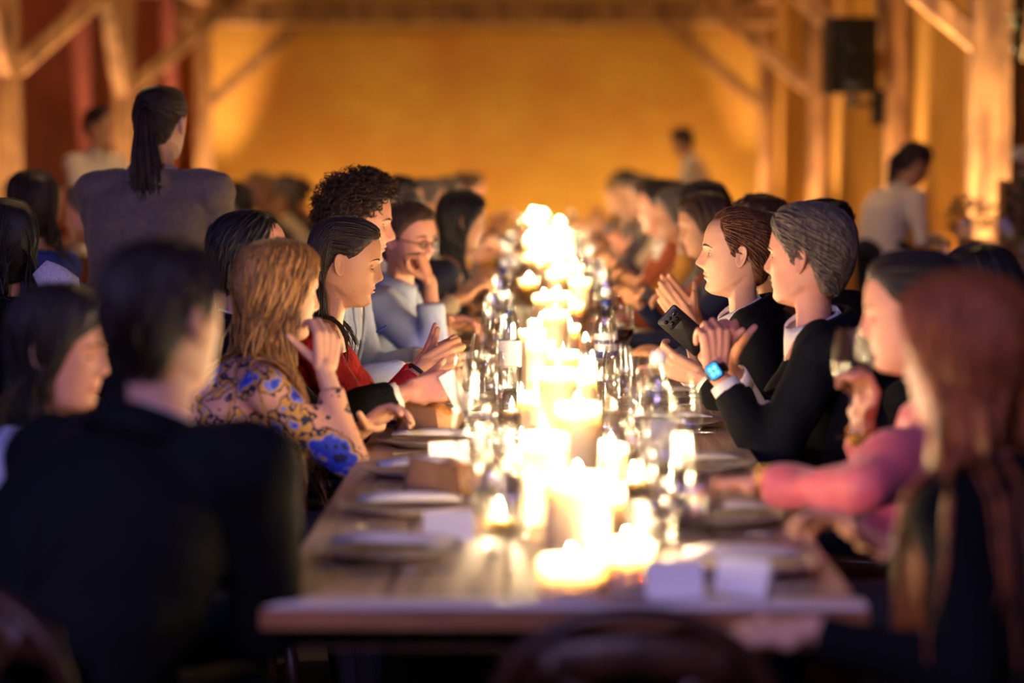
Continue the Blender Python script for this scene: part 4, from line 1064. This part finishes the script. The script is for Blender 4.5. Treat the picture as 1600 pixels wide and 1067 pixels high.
wc = GRY['WL'] - nrm(GRY['WL'] - GRY['EL']) * .006; wax_ = nrm(GRY['WL'] - GRY['EL'])
wb = ellipse_band(wc, wax_, .0275, .011, .0022, 'wristwatch', BLACKP, GRY['put'])
xw, yw, zw = GRY['ML']
wn = nrm(np.array([-.25, -1, .1]) - wax_ * np.dot(np.array([-.25, -1, .1]), wax_)); wu = np.cross(wax_, wn)
def slab(c, ex, ey, ez, hx, hy, hz, bev=.25):
    """rounded rectangular slab with half sizes along three axes"""
    pts = []
    rb = min(hx, hy) * bev
    for cx, cy_, a0 in ((1, 1, 0), (-1, 1, pi / 2), (-1, -1, pi), (1, -1, 1.5 * pi)):
        for q in np.linspace(0, pi / 2, 5): pts.append((cx * (hx - rb) + rb * math.cos(a0 + q), cy_ * (hy - rb) + rb * math.sin(a0 + q)))
    n = len(pts); V = []
    for z, s in ((-hz, .96), (-hz * .6, 1), (hz * .6, 1), (hz, .96)): V += [np.asarray(c) + ex * x * s + ey * y * s + ez * z for x, y in pts]
    V += [np.asarray(c) - ez * hz, np.asarray(c) + ez * hz]
    m = MB().add(V, grid_faces(4, n)); j = np.arange(n)
    m.f3 += [np.stack([(j + 1) % n, j, np.full(n, 4 * n)], 1), np.stack([3 * n + j, 3 * n + (j + 1) % n, np.full(n, 4 * n + 1)], 1)]; m.m3 += [np.zeros(n), np.zeros(n)]
    return m
GRY['put']('watch_case', slab(wc + wn * .031, wu, wax_, wn, .018, .021, .0055, .4), BLACKP, wb)
GRY['put']('watch_screen', slab(wc + wn * .0372, wu, wax_, wn, .0150, .0180, .0008, .4), emis('watch_screen', (.05, .42, 1.0), 1.6), wb)
for dx, dy in ((-.006, .006), (.006, .006), (-.006, -.007), (.006, -.007)):
    GRY['put']('watch_dial', slab(wc + wn * .0384 + wu * dx + wax_ * dy, wu, wax_, wn, .0045, .005, .0004, .9), emis('watch_dial', (.25, .75, 1.0), 2.2), wb)
BRN = person('brown-haired man in a black suit and gold tie facing left', at(1149, 397, 6.83), 181, 176, pelvis=(.80, 6.86, .535), hpitch=1, res='hi', tone='fair', face=dict(nose=1.1, neck=1.0, jaw=1.02), hair=dict(style='short', col=(128, 78, 44), line='receding', thick=.013, len=.06, n=1600, comb=(.15, -1, -.2), lift=.006),
           outfit=dict(kind='suit', mat=SUIT_BLACK, tie=TIE_GOLD, sleeve=.94), lh=at(1092, 588, 6.68), lpose='hold', ldir=(-1, .1, .42), lpalm=(-.1, 1, .35), lelb=(.5, -.3, -1), rh=at(1072, 580, 6.92), rpose='relaxed', rdir=(-1, 0, .1), lids=.15)
seat(BRN, 176, 'brown-haired man with the gold tie')
ps = MB().add([at(1163, 612, 6.60), at(1172, 598, 6.60), at(1187, 603, 6.61), at(1180, 614, 6.60), at(1168, 622, 6.60), at(1174, 608, 6.585)], [[0, 1, 5], [1, 2, 5], [2, 3, 5], [3, 4, 5], [4, 0, 5]])
BRN['put']('pocket_square', ps, WHITE_SHIRT).modifiers.new('thick', 'SOLIDIFY').thickness = .004
CLP = person('clapping guest in an orange and blue patterned top behind the gold-tied man', at(1192, 392, 7.5), 180, 178, pelvis=(.84, 7.5, .53), res='mid', tone='tan', female=True, hair=dict(style='bob', col=(36, 26, 24), len=.16, n=150), outfit=dict(kind='shirt', name='blouse', mat=ZIGZAG, collar=False, sleeve=.9),
           lh=at(1082, 516, 7.28), lpose='flat', ldir=(-.62, .10, .80), lpalm=(0, 1, .1), lelb=(.3, -.5, -.8), rh=at(1086, 500, 7.42), rpose='flat', rdir=(-.62, -.05, .72), rpalm=(0, -1, .1), relb=(.3, .5, -.8))
seat(CLP, 178, 'clapping guest')
A = person('guest in a black jacket turned away behind the grey-haired man', at(1292, 376, 7.6), 25, 30, pelvis=(1.02, 7.58, .55), res='mid', tone='tan', hair=dict(style='short', col=(30, 22, 20), n=150), outfit=dict(kind='suit', mat=SUIT_BLACK))
seat(A, 30, 'guest in the black jacket')
# -- second table on the left
A = person('dark-haired guest in blue at left, left of the standing woman', at(50, 322, 8.8), 120, 150, res='mid', tone='tan', female=True, hair=dict(style='bob', col=(52, 32, 26), len=.20, thick=.022, n=260), outfit=dict(kind='shirt', name='top', mat=mat('royal_blue_top', (40, 64, 150), .7), collar=False), pelvis=(-1.78, 8.75, .53))
seat(A, 150, 'dark-haired guest in blue')
A = person('long-haired guest at the left picture edge with a patterned scarf', at(6, 380, 7.0), 128, 150, res='mid', tone='tan', female=True, hair=dict(style='long', col=(34, 22, 22), len=.32, thick=.02, n=240), outfit=dict(kind='shirt', name='top', mat=BLACK_KNIT, collar=False), pelvis=(-1.62, 6.95, .53))
seat(A, 150, 'long-haired guest with the scarf')
sc = tube([at(62, 418, 6.85), at(76, 432, 6.85), at(88, 442, 6.84), at(104, 450, 6.84), at(112, 470, 6.86)], np.array([[.03, .012], [.045, .016], [.05, .018], [.045, .016], [.03, .012]]), 10); A['put']('scarf', sc, SCARF)

# -- the many blurred diners farther along, each one built on its own
TOPS = [('grey', (110, 104, 104)), ('black', (18, 18, 22)), ('white', (222, 214, 204)), ('dark green', (44, 60, 48)), ('navy', (26, 32, 58)), ('mustard', (188, 132, 48)), ('cream', (222, 200, 164)), ('burgundy', (96, 26, 36)), ('rust', (168, 84, 44)), ('light blue', (160, 174, 206))]
HAIRS = [('dark-haired', (34, 24, 20)), ('brown-haired', (82, 52, 34)), ('black-haired', (22, 17, 17)), ('blond', (170, 122, 70)), ('grey-haired', (130, 118, 108)), ('dark-haired', (46, 30, 24))]
STY = ['short', 'long', 'bob', 'short', 'short', 'bun']
def diner(i, x, y, byaw, where, short, hz=None):
    tn, tc_ = TOPS[int(rng.integers(len(TOPS)))]; hn, hc_ = HAIRS[int(rng.integers(len(HAIRS)))]; st = STY[int(rng.integers(len(STY)))]
    fem = st in ('long', 'bob', 'bun'); suit = (not fem) and rng.random() < .4
    f = np.array([math.cos(math.radians(byaw)), math.sin(math.radians(byaw)), 0])
    hy = byaw + rng.uniform(-45, 45); lean = rng.uniform(.02, .16)
    z = hz if hz else rng.uniform(1.17, 1.24)
    H = np.array([x, y, 0]) + f * lean + np.array([0, 0, z])
    mt = mat('cloth_' + tn.replace(' ', '_'), tc_, .8, bump=.2, bscale=80)
    lab = '%s guest in %s, %s' % (hn, tn, where)
    a = person(lab, H, hy, byaw, pelvis=(x - f[0] * .06, y, .53), hpitch=rng.uniform(-14, 2), res='lo', tone=['fair', 'rosy', 'tan', 'olive'][int(rng.integers(4))], female=fem,
               hair=dict(style=st, col=hc_, len={'long': .3, 'bob': .16}.get(st, .05)), outfit=dict(kind='suit' if suit else 'shirt', mat=mt, collar=suit or rng.random() < .4, cuffs=False, wr=0),
               rh=H + f * rng.uniform(.22, .34) + np.array([0, -.1 if f[0] > 0 else .1, rng.uniform(-.42, -.22)]), lh=H + f * rng.uniform(.25, .34) + np.array([0, .1 if f[0] > 0 else -.1, -.41]))
    chair(float(a['base'][0]), float(a['base'][1]), byaw, 'dark bentwood chair under the ' + short)
    return a
yL = 10.45
for i in range(16):
    diner(i, -.68 + rng.uniform(-.05, .05), yL + .62 * i, 0 + rng.uniform(-8, 8), 'left row, %s beyond the long black-haired woman' % nth(i), '%s guest beyond the long black-haired woman' % nth(i))
diner(0, -.72, 9.05, 0, 'left row, just beyond the man in glasses', 'guest just beyond the man in glasses')
for i in range(20):
    diner(i, .73 + rng.uniform(-.05, .05), 8.15 + .62 * i, 180 + rng.uniform(-8, 8), 'right row, %s beyond the clapping guest' % nth(i), '%s guest beyond the clapping guest' % nth(i))
for i in range(10):
    diner(i, -1.78 + rng.uniform(-.06, .06), 9.9 + 1.0 * i, 180 + rng.uniform(-20, 20), 'back to the aisle at the left table, %s from camera' % nth(i), '%s guest along the aisle at the left table' % nth(i))
for i in range(8):
    diner(i, -3.35 + rng.uniform(-.06, .06), 11.4 + 1.1 * i, rng.uniform(-15, 15), 'far side of the left table, %s from camera' % nth(i), '%s guest on the far side of the left table' % nth(i))
bpy.data.scenes.remove(TMP)
print('people done', time.time() - T0)
#@TABLE
# ------------------------------------------------------------------ candles
CAND = {}
def candle(x, y, r, h, label, z=TZ):
    key = (round(r, 3), round(h, 3))
    g = 'ivory pillar candles down the table'
    if key not in CAND:
        t = thing('pillar_candle', label, 'candle', (x, y, z + .002), 0, g)
        d = .024
        link('wax', lathe([(0, 0), (r * .97, 0), (r, .004), (r, h - .006), (r * .985, h), (r * .93, h + .001), (r * .90, h - .004), (r * .86, h - d * .8), (r * .6, h - d), (0, h - d)], 28), WAX, t)
        link('wick', tube([(0, 0, h - d), (.001, 0, h - d + .008), (.003, 0, h - d + .014)], .0013, 5), mat('burnt_wick', (20, 14, 10), .9), t)
        zz = h - d + .011
        link('flame', lathe([(0, zz - .003), (.0040, zz), (.0065, zz + .006), (.0062, zz + .013), (.0042, zz + .022), (.002, zz + .029), (0, zz + .035)], 10), FLAME, t)
        CAND[key] = t; return t
    return dup(CAND[key], label, (x, y, z + .002), random.uniform(0, 6))
def px_x(px, Y): return float(at(px, 540, Y)[0])
near = [(893, 3.775, .052, .055), (981, 3.81, .040, .075), (903, 4.10, .056, .145), (850, 4.50, .044, .170), (948, 4.40, .035, .085), (903, 4.78, .044, .200), (818, 4.98, .035, .085), (955, 5.08, .035, .085), (872, 5.60, .044, .200), (836, 5.95, .044, .110),
        (905, 6.10, .044, .145), (845, 6.90, .044, .150 + .02), (880, 6.55, .044, .170), (832, 7.35, .044, .170), (868, 7.8, .044, .200), (915, 7.2, .035, .085), (845, 8.2, .044, .145), (890, 8.45, .035, .110), (872, 8.9, .044, .200), (850, 9.3, .044, .170)]
n = 0
for px, Y, r, h in near:
    candle(px_x(px, Y), Y, r, round(h, 3), 'lit ivory pillar candle in the middle of the table, %s from the near end' % nth(n)); n += 1
Y = 9.6
while Y < 20.6:
    Y += random.uniform(.16, .27); r = random.choice((.035, .044, .044)); h = random.choice((.11, .145, .17, .2, .2, .26))
    candle(.03 + random.uniform(-.12, .14), Y, r, h, 'lit ivory pillar candle in the middle of the table, %s from the near end' % nth(n)); n += 1
for i in range(8):
    candle(-2.58 + random.uniform(-.1, .1), 7.6 + i * 1.45, .044, random.choice((.11, .17)), 'lit candle on the left side table, %s from the camera' % nth(i))

VOT = None
for k, (px, Y) in enumerate(((1000, 4.02), (780, 4.42), (990, 4.95), (800, 5.3), (940, 5.35), (925, 5.85), (815, 5.6), (800, 6.35), (925, 6.55), (815, 6.75), (900, 7.0), (820, 7.6), (925, 7.9), (810, 8.1), (915, 8.7), (825, 8.8))):
    lab = 'small votive candle in a clear cup among the pillars, %s from the near end' % nth(k)
    if VOT is None:
        VOT = thing('votive_candle', lab, 'candle', (px_x(px, Y), Y, TZ + .002), 0, 'votive candles in cups down the table')
        link('cup', lathe([(0, 0), (.024, 0), (.028, .004), (.033, .065)], 20), GLASS, VOT)
        link('wax', lathe([(0, .003), (.024, .003), (.027, .02), (.0265, .024), (0, .024)], 20), WAX, VOT)
        link('flame', lathe([(0, .026), (.004, .029), (.0065, .035), (.006, .042), (.004, .051), (0, .063)], 10), FLAME, VOT)
    else: dup(VOT, lab, (px_x(px, Y), Y, TZ + .002), 0.0)

# ------------------------------------------------------------------ glasses and bottles
GK = {}
WG = [(.034, .0015), (.033, .003), (.012, .006), (.005, .012), (.0038, .03), (.0036, .085), (.006, .092), (.020, .100), (.034, .118), (.0405, .142), (.0408, .165), (.037, .195), (.0325, .222)]
TG = [(0, .002), (.030, .002), (.032, .006), (.034, .05), (.037, .11), (.0362, .11), (.033, .05), (.030, .012), (0, .011)]
FL = [(.031, .0015), (.030, .003), (.010, .006), (.004, .014), (.0036, .09), (.008, .1), (.022, .125), (.0275, .16), (.027, .2), (.0235, .235)]
def drink(kind, x, y, label, z=TZ, wine=False, group=None):
    key = (kind, wine)
    nme = {'wine': 'wine_glass', 'tumbler': 'water_tumbler', 'flute': 'champagne_flute'}[kind]
    g = group or {'wine': 'wine glasses on the long table', 'tumbler': 'water tumblers on the long table', 'flute': 'tall narrow glasses on the long table'}[kind]
    if key not in GK:
        t = thing(nme, label, 'glass', (x, y, z + .001), 0, g)
        link('glass_bowl', lathe({'wine': WG, 'tumbler': TG, 'flute': FL}[kind], 28), GLASS, t)
        if wine: link('wine', lathe([(0, .103), (.018, .1015), (.033, .119), (.0392, .141), (.039, .146), (0, .146)], 24), WINE, t)
        GK[key] = t; return t
    return dup(GK[key], label, (x, y, z + .001), 0.0, g)
BP = [(0, .002), (.030, .002), (.0345, .006), (.0355, .012), (.0355, .165), (.033, .185), (.024, .215), (.0155, .24), (.0135, .26), (.0135, .278), (.0155, .280), (.0155, .286), (.0130, .287)]
BK = {}
LABEL_W = mat('bottle_label', (226, 224, 226), .6, (186, 190, 204), 30, stretch=(1, 1, 5))
LABEL_B = mat('blue_label_band', (34, 44, 110), .5)
def bottle(x, y, label, cap=False, blue=False, water=True):
    key = (cap, blue, water)
    if key not in BK:
        t = thing('water_bottle', label, 'bottle', (x, y, TZ + .001), 0, 'glass water bottles on the long table')
        link('bottle_glass', lathe(BP, 28), BOTTLE, t)
        lb = link('paper_label', lathe([(.0360, .075), (.0363, .078), (.0363, .150), (.0360, .153)], 28), LABEL_W, t)
        if blue:
            link('label_band', lathe([(.0364, .076), (.0367, .078), (.0367, .098), (.0364, .1)], 28), LABEL_B, lb)
            link('label_emblem', lathe([(.0364, .120), (.0366, .122), (.0366, .132), (.0364, .134)], 28), LABEL_B, lb)
            link('neck_band', lathe([(.0165, .238), (.0168, .24), (.0148, .254), (.0146, .256)], 24), LABEL_B, t)
        if cap: link('cap', lathe([(.0150, .272), (.0160, .274), (.0160, .292), (.0145, .295), (0, .295)], 20), mat('bottle_cap', (210, 208, 220), .4), t)
        BK[key] = t; return t
    return dup(BK[key], label, (x, y, TZ + .001), random.uniform(0, 6))
bottle(px_x(796, 7.15), 7.15, 'open clear glass water bottle with white label, left of the candles', False, False)
bottle(px_x(947, 7.45), 7.45, 'capped water bottle with blue neck band and label, right of candles', True, True)
bottle(px_x(1030, 4.92), 4.92, 'blurred clear water bottle standing right of the near candles', True, False)
bottle(px_x(786, 9.6), 9.6, 'far water bottle with blue label left of the candles', True, True)
for i, Y in enumerate((11.2, 13.1, 15.2, 17.4, 19.3)):
    bottle(-.16 if i % 2 else .24, Y, 'water bottle far along the table, %s beyond the blue-labelled pair' % nth(i), True, True)
i = 0
for px, Y, k in ((768, 4.15, 'wine'), (800, 4.34, 'tumbler'), (738, 4.72, 'wine'), (778, 4.62, 'tumbler'), (750, 5.22, 'wine'), (790, 5.45, 'tumbler'), (728, 5.62, 'flute'), (764, 5.85, 'wine'), (800, 6.05, 'tumbler'), (757, 6.45, 'wine'), (790, 6.72, 'tumbler'), (770, 7.4, 'wine'), (742, 6.95, 'tumbler')):
    drink(k, px_x(px, Y), Y, 'clear %s left of the candles, %s from the near end' % ({'wine': 'wine glass', 'tumbler': 'water tumbler', 'flute': 'slender flute'}[k], nth(i))); i += 1
i = 0
for px, Y, k in ((1052, 4.05, 'wine'), (1008, 4.22, 'tumbler'), (1085, 4.45, 'tumbler'), (1035, 4.5, 'wine'), (985, 4.72, 'wine'), (1066, 5.05, 'wine'), (1002, 5.2, 'flute'), (955, 5.5, 'tumbler'), (1012, 5.65, 'wine'), (965, 6.0, 'wine'), (925, 6.3, 'tumbler'), (985, 6.5, 'tumbler'), (938, 6.9, 'wine'), (978, 7.1, 'tumbler')):
    drink(k, px_x(px, Y), Y, 'clear %s right of the candles, %s from the near end' % ({'wine': 'wine glass', 'tumbler': 'water tumbler', 'flute': 'slender flute'}[k], nth(i))); i += 1
drink('wine', px_x(971, 7.75), 7.75, 'wine glass a third full of red wine beside the capped bottle', wine=True)
i = j = 0
for q in range(24):
    Y = 8.3 + q * .5
    drink(('wine', 'tumbler', 'wine')[q % 3], -.17 + random.uniform(-.05, .05), Y, 'sparkling glass far along left of the candles, %s beyond the bottles' % nth(q), wine=(q % 5 == 0))
    drink(('tumbler', 'wine', 'wine')[q % 3], .25 + random.uniform(-.05, .05), Y + .2, 'sparkling glass far along right of the candles, %s beyond the bottles' % nth(q), wine=(q % 4 == 1))
gh = R2['WR'] + R2['MR'][1] * .075 - R2['MR'][2] * .035
drink('wine', float(gh[0]), float(gh[1]), 'wine glass held up by the woman in coral pink', z=float(gh[2]) - .10)

# ------------------------------------------------------------------ place settings
PK = {}
def plate(x, y, label, r=.135):
    if r not in PK:
        PK[r] = link('dinner_plate', lathe([(0, .004), (r * .62, .004), (r * .66, .001), (r * .68, .004), (r * .97, .017), (r, .020), (r * .985, .022), (r * .7, .0105), (r * .6, .0085), (0, .0085)], 36), STONE, None, (x, y, TZ + .001))
        return tag(PK[r], label, 'plate', 'stoneware plates on the long table')
    o = PK[r].copy(); COL.objects.link(o); o.location = (x, y, TZ + .001); o['label'] = label; return o
def flat_cut(prof, th, z):
    """outline (left/right half-widths along y) to a thin bent strip; z = height profile"""
    V = []
    for (y, w), zz in zip(prof, z): V += [[-w, y, zz - th], [w, y, zz - th], [w, y, zz], [-w, y, zz]]
    k = len(prof); m = MB().add(V, grid_faces(k, 4)); m.f4.append(np.array([[0, 1, 2, 3], [(k - 1) * 4 + 3, (k - 1) * 4 + 2, (k - 1) * 4 + 1, (k - 1) * 4]])); m.m4.append(np.zeros(2)); return m
forkm = MB().join(flat_cut([(-.10, .0075), (-.06, .0065), (0, .0035), (.03, .0045), (.045, .011), (.055, .0125)], .002, [.004, .005, .009, .007, .005, .005]))
for k in range(4):
    t_ = flat_cut([(.054, .0020), (.08, .0018), (.098, .0009)], .0018, [.005, .006, .009]); V = t_.verts(); V[:, 0] += -.0098 + k * .0065; t_.v = [V]; forkm.join(t_)
FORK = forkm.mesh('fork'); FORK.materials.append(CHROME)
KNIFE = flat_cut([(-.11, .008), (-.05, .0085), (-.01, .006), (0, .008), (.06, .0095), (.09, .008), (.11, .001)], .0025, [.006, .006, .006, .005, .005, .005, .005]).mesh('knife'); KNIFE.materials.append(CHROME)
def cut(me, name, x, y, rz, label, z=TZ + .002):
    o = link(name, me, None, None, (x, y, z)); o.rotation_euler = (0, 0, rz); return tag(o, label, 'cutlery', name + 's on the long table')
def napkin(x, y, rz, label, z=TZ + .022, s=1.0):
    m = MB(); n = 13; pr = [(-.10, .008), (-.06, .016), (0, .019), (.06, .017), (.10, .009)]
    V = []
    for i, (yy, h) in enumerate(pr):
        for q in np.linspace(0, 2 * pi, n, endpoint=False): V.append([(.032 + .006 * math.sin(q * 3 + i)) * math.cos(q), yy, h * .5 + h * .5 * math.sin(q) + .002])
    V = np.array(V) * s; c0 = V[:n].mean(0); c1 = V[-n:].mean(0); k = len(V)
    m.add(np.concatenate([V, [c0, c1]]), grid_faces(5, n)); j = np.arange(n); m.f3 += [np.stack([(j + 1) % n, j, np.full(n, k)], 1), np.stack([k - n + j, k - n + (j + 1) % n, np.full(n, k + 1)], 1)]; m.m3 += [np.zeros(n)] * 2
    o = link('napkin', m, LINEN, None, (x, y, z)); o.rotation_euler = (0, 0, rz); return tag(o, label, 'napkin', 'linen napkins on the long table')
def bread(x, y, rz, label, z=TZ + .002):
    t = thing('bread_roll', label, 'bread', (x, y, z), rz, 'bread rolls on the long table')
    m = remesh_free([((.02, 0, .038), (.062, .045, .038)), ((.03, .0, .036), (.045, .038, .033)), ((-.02, .01, .032), (.045, .04, .03))])
    link('crumb', m, CRUST, t)
    for s in (-1, 1): link('paper_sleeve', MB().add([[-.075, s * .045, 0], [.02, s * .048, 0], [.01, s * .044, .07], [-.06, s * .03, .085], [-.09, s * .0, .0], [-.075, 0, .09]], [[0, 1, 2], [0, 2, 3], [0, 3, 5], [0, 5, 4]]), PAPER, t)
    return t
def remesh_free(ells):
    m = MB()
    for c, r in ells[:1]:
        e = ellipsoid(c, r, 14); V = e.verts(); V[:, 2] += .004 * np.sin(V[:, 0] * 90) * (V[:, 2] > c[2]); V[:, 2] = np.maximum(V[:, 2], 0); e.v = [V]; m.join(e)
    return m
def tent_card(x, y, rz, label, z=TZ + .002):
    m = MB().add([[-.045, -.02, 0], [.045, -.02, 0], [.045, 0, .055], [-.045, 0, .055], [-.045, .02, 0], [.045, .02, 0]], [[0, 1, 2, 3], [3, 2, 5, 4]])
    o = link('place_card', m, CARD, None, (x, y, z), smooth=False); o.rotation_euler = (0, 0, rz); o.modifiers.new('thick', 'SOLIDIFY').thickness = .001
    return tag(o, label, 'card', 'folded place cards on the long table')
for k, (Y, who) in enumerate(((4.14, 'nearest on the left side'), (4.66, 'second on the left side'), (5.22, 'third on the left side, before the blonde woman'), (5.78, 'by the wavy-haired blonde woman'), (6.22, 'by the black-suited man with the card'), (6.72, 'by the woman in red'), (7.3, 'by the curly-haired man'), (8.1, 'by the man in glasses'))):
    x = -.265; plate(x, Y, 'grey stoneware plate ' + who)
    napkin(x + .01, Y, math.radians(80 + 14 * (k % 3)), 'folded linen napkin on the plate ' + who)
    cut(FORK, 'fork', x + .02, Y - .19, -pi / 2 + .08, 'steel fork before the plate ' + who); cut(KNIFE, 'knife', x + .02, Y + .185, -pi / 2, 'steel knife beyond the plate ' + who)
    if k in (1, 3): bread(px_x(672, 6.0) if k == 3 else px_x(692, 4.85), 6.0 if k == 3 else 4.85, .1 if k == 3 else .5, 'bread roll in a paper sleeve beside ' + ('the white cuff' if k == 3 else 'the third near left plate'))
    if k in (0, 2): tent_card(px_x(700, Y + .16), Y + .16, .25, 'folded white place card near the plate ' + who)
for k, (Y, who) in enumerate(((4.0, 'nearest on the right side'), (4.55, 'under the coral pink sleeve'), (5.3, 'between the pink sleeve and grey-haired man'), (6.2, 'by the grey-haired man'), (6.9, 'by the man with the gold tie'), (7.6, 'by the clapping guest'))):
    x = .34; plate(x, Y, 'grey stoneware plate ' + who)
    napkin(x, Y + .01, math.radians(88 + 10 * (k % 3)), 'folded linen napkin on the plate ' + who)
    cut(FORK, 'fork', x - .02, Y + .19, pi / 2, 'steel fork beyond the plate ' + who); cut(KNIFE, 'knife', x - .02, Y - .185, pi / 2, 'steel knife before the plate ' + who)
tent_card(px_x(1165, 3.78), 3.78, -.5, 'folded white place card near the right table corner')
tent_card(px_x(1055, 3.76), 3.76, .1, 'folded white place card right of the near candles')
for k in range(18):
    for s in (-1, 1):
        Y = 8.8 + k * .62
        if Y > 20.3: continue
        plate(-.28 if s < 0 else .35, Y, 'grey plate far along the %s side, %s beyond the bottles' % ('left' if s < 0 else 'right', nth(k)))
# phone, card
e1 = nrm((.75, .05, -.66)); nn_ = nrm((-.15, -1, .1)); nn_ = nrm(nn_ - e1 * np.dot(nn_, e1)); e2 = np.cross(nn_, e1)
pc = at(1070, 516, 6.66)
ph_ = thing('phone', 'black smartphone held tilted in front of the man with gold tie', 'phone', tuple(pc))
link('phone_body', slab((0, 0, 0), e1, e2, nn_, .072, .036, .0042, .25), mat('phone_black', (26, 25, 26), .35), ph_)
cmn = link('camera_module', slab(e1 * -.046 + nn_ * .005, e1, e2, nn_, .019, .026, .0015, .4), BLACKP, ph_)
for a_, b_ in ((-.054, .014), (-.054, -.002), (-.054, -.017), (-.039, .010), (-.039, -.008)):
    link('camera_lens', slab(e1 * a_ + e2 * b_ + nn_ * .0072, e1, e2, nn_, .0055, .0055, .001, .95), mat('lens_glass', (8, 8, 14), .05, spec=.8), cmn)
cc = at(711, 612, 5.93); ez = nrm((.45, -.9, .15)); ex = nrm((.5, .1, -1)); ex = nrm(ex - ez * np.dot(ex, ez)); ey = np.cross(ez, ex)
tag(link('menu_card', slab(cc, ex, ey, ez, .052, .022, .0006, .05), CARD), 'small white card held up by the black-suited man on the left', 'card')
# empty chair at the table end
chair(px_x(985, 3.40), 3.42, 90, 'empty dark bentwood chair at the near end of the table')

# ------------------------------------------------------------------ drinks counter at right
ct = thing('drinks_counter', 'wooden drinks counter set with glasses on the far right', 'counter', (2.3, 12.4, 0))
link('counter_top', box((-.36, -.5, .90), (.36, .5, .94)), TWOOD, ct, smooth=False)
for sx in (-1, 1):
    for sy in (-1, 1): link('leg', beam((sx * .31, sy * .45, 0), (sx * .31, sy * .45, .90), .06, .06), TWOOD_D, ct, smooth=False)
link('front_panel', box((-.33, -.47, .25), (.33, -.45, .89)), TWOOD_D, ct, smooth=False)
for k in range(12):
    drink(('tumbler', 'wine')[k % 2], 2.0 + (k % 6) * .1, 12.0 + (k // 6) * .14, 'clear glass on the drinks counter, %s from its left end' % nth(k), z=.94, group='glasses on the drinks counter')
def foliage(n, c, rad, lw, ll, seed=1):
    rs = np.random.default_rng(seed); m = MB()
    for i in range(n):
        d = rs.normal(0, 1, 3); d = nrm(d) * rs.uniform(.25, 1) ** .6; p = np.asarray(c) + d * np.asarray(rad); t = nrm(d + rs.normal(0, .5, 3) + (0, 0, .3)); s = nrm(np.cross(t, rs.normal(0, 1, 3))); u = np.cross(s, t)
        m.add([p, p + t * ll * .5 + s * lw, p + t * ll, p + t * ll * .5 - s * lw, p + t * ll * .5 + u * lw * .3], [[0, 1, 4], [1, 2, 4], [2, 3, 4], [3, 0, 4]])
    return m
LEAF = mat('olive_leaf', (92, 98, 62), .6, (64, 72, 46), 20)
pl = thing('potted_olive', 'small potted olive shrub on the drinks counter', 'plant', (px_x(1512, 12.3), 12.3, .94))
link('pot', lathe([(0, 0), (.05, 0), (.065, .09), (.07, .1), (.06, .1), (.055, .085), (0, .085)], 20), mat('terracotta', (150, 86, 56), .8), pl)
link('stem', tube([(0, 0, .08), (.005, 0, .14), (0, .005, .2)], .008, 6), OAK, pl)
fo = link('leaves', foliage(260, (0, 0, .21), (.13, .12, .10), .008, .045, 3), LEAF, pl, smooth=False); fo['kind'] = 'stuff'
cr = thing('wooden_crate', 'tall wooden crate with trailing greenery at the right edge', 'crate', (px_x(1590, 12.5), 12.5, .94))
for k in range(4):
    link('slat', box((-.09, -.10, .005 + k * .1), (.09, -.085, .095 + k * .1)), OAK, cr, smooth=False); link('slat', box((-.09, .085, .005 + k * .1), (.09, .10, .095 + k * .1)), OAK, cr, smooth=False)
for s in (-1, 1): link('side_panel', box((s * .09 - .008, -.1, 0), (s * .09 + .008, .1, .4)), OAK, cr, smooth=False)
fo = link('trailing_leaves', foliage(160, (-.02, -.11, .22), (.07, .03, .2), .012, .04, 5), LEAF, cr, smooth=False); fo['kind'] = 'stuff'
fl = thing('flower_vase', 'vase of white flowers on top of the crate at right edge', 'vase', (px_x(1594, 12.5), 12.5, 1.345))
link('vase', lathe([(0, 0), (.03, 0), (.035, .03), (.022, .07), (.026, .08)], 16), GLASS, fl)
for k in range(7):
    a = k * 2.4; c = (.035 * math.cos(a), .035 * math.sin(a), .11 + .02 * (k % 3))
    link('flower', foliage(26, c, (.018, .018, .018), .012, .026, 20 + k), mat('white_petals', (236, 222, 196), .7), fl, smooth=False)
iv = thing('ivy_garland', 'ivy garland hanging at the top right edge', 'garland', (px_x(1592, 13.7), 13.72, 2.0))
link('vine', tube([(0, 0, 0), (.03, 0, .3), (.0, 0, .6), (.06, .1, 1.2), (.05, .3, 1.3)], .008, 6), OAK, iv)
fo = link('leaves', foliage(110, (.02, 0, .25), (.09, .05, .25), .018, .05, 9), LEAF, iv, smooth=False); fo['kind'] = 'stuff'
print('script done', time.time() - T0)
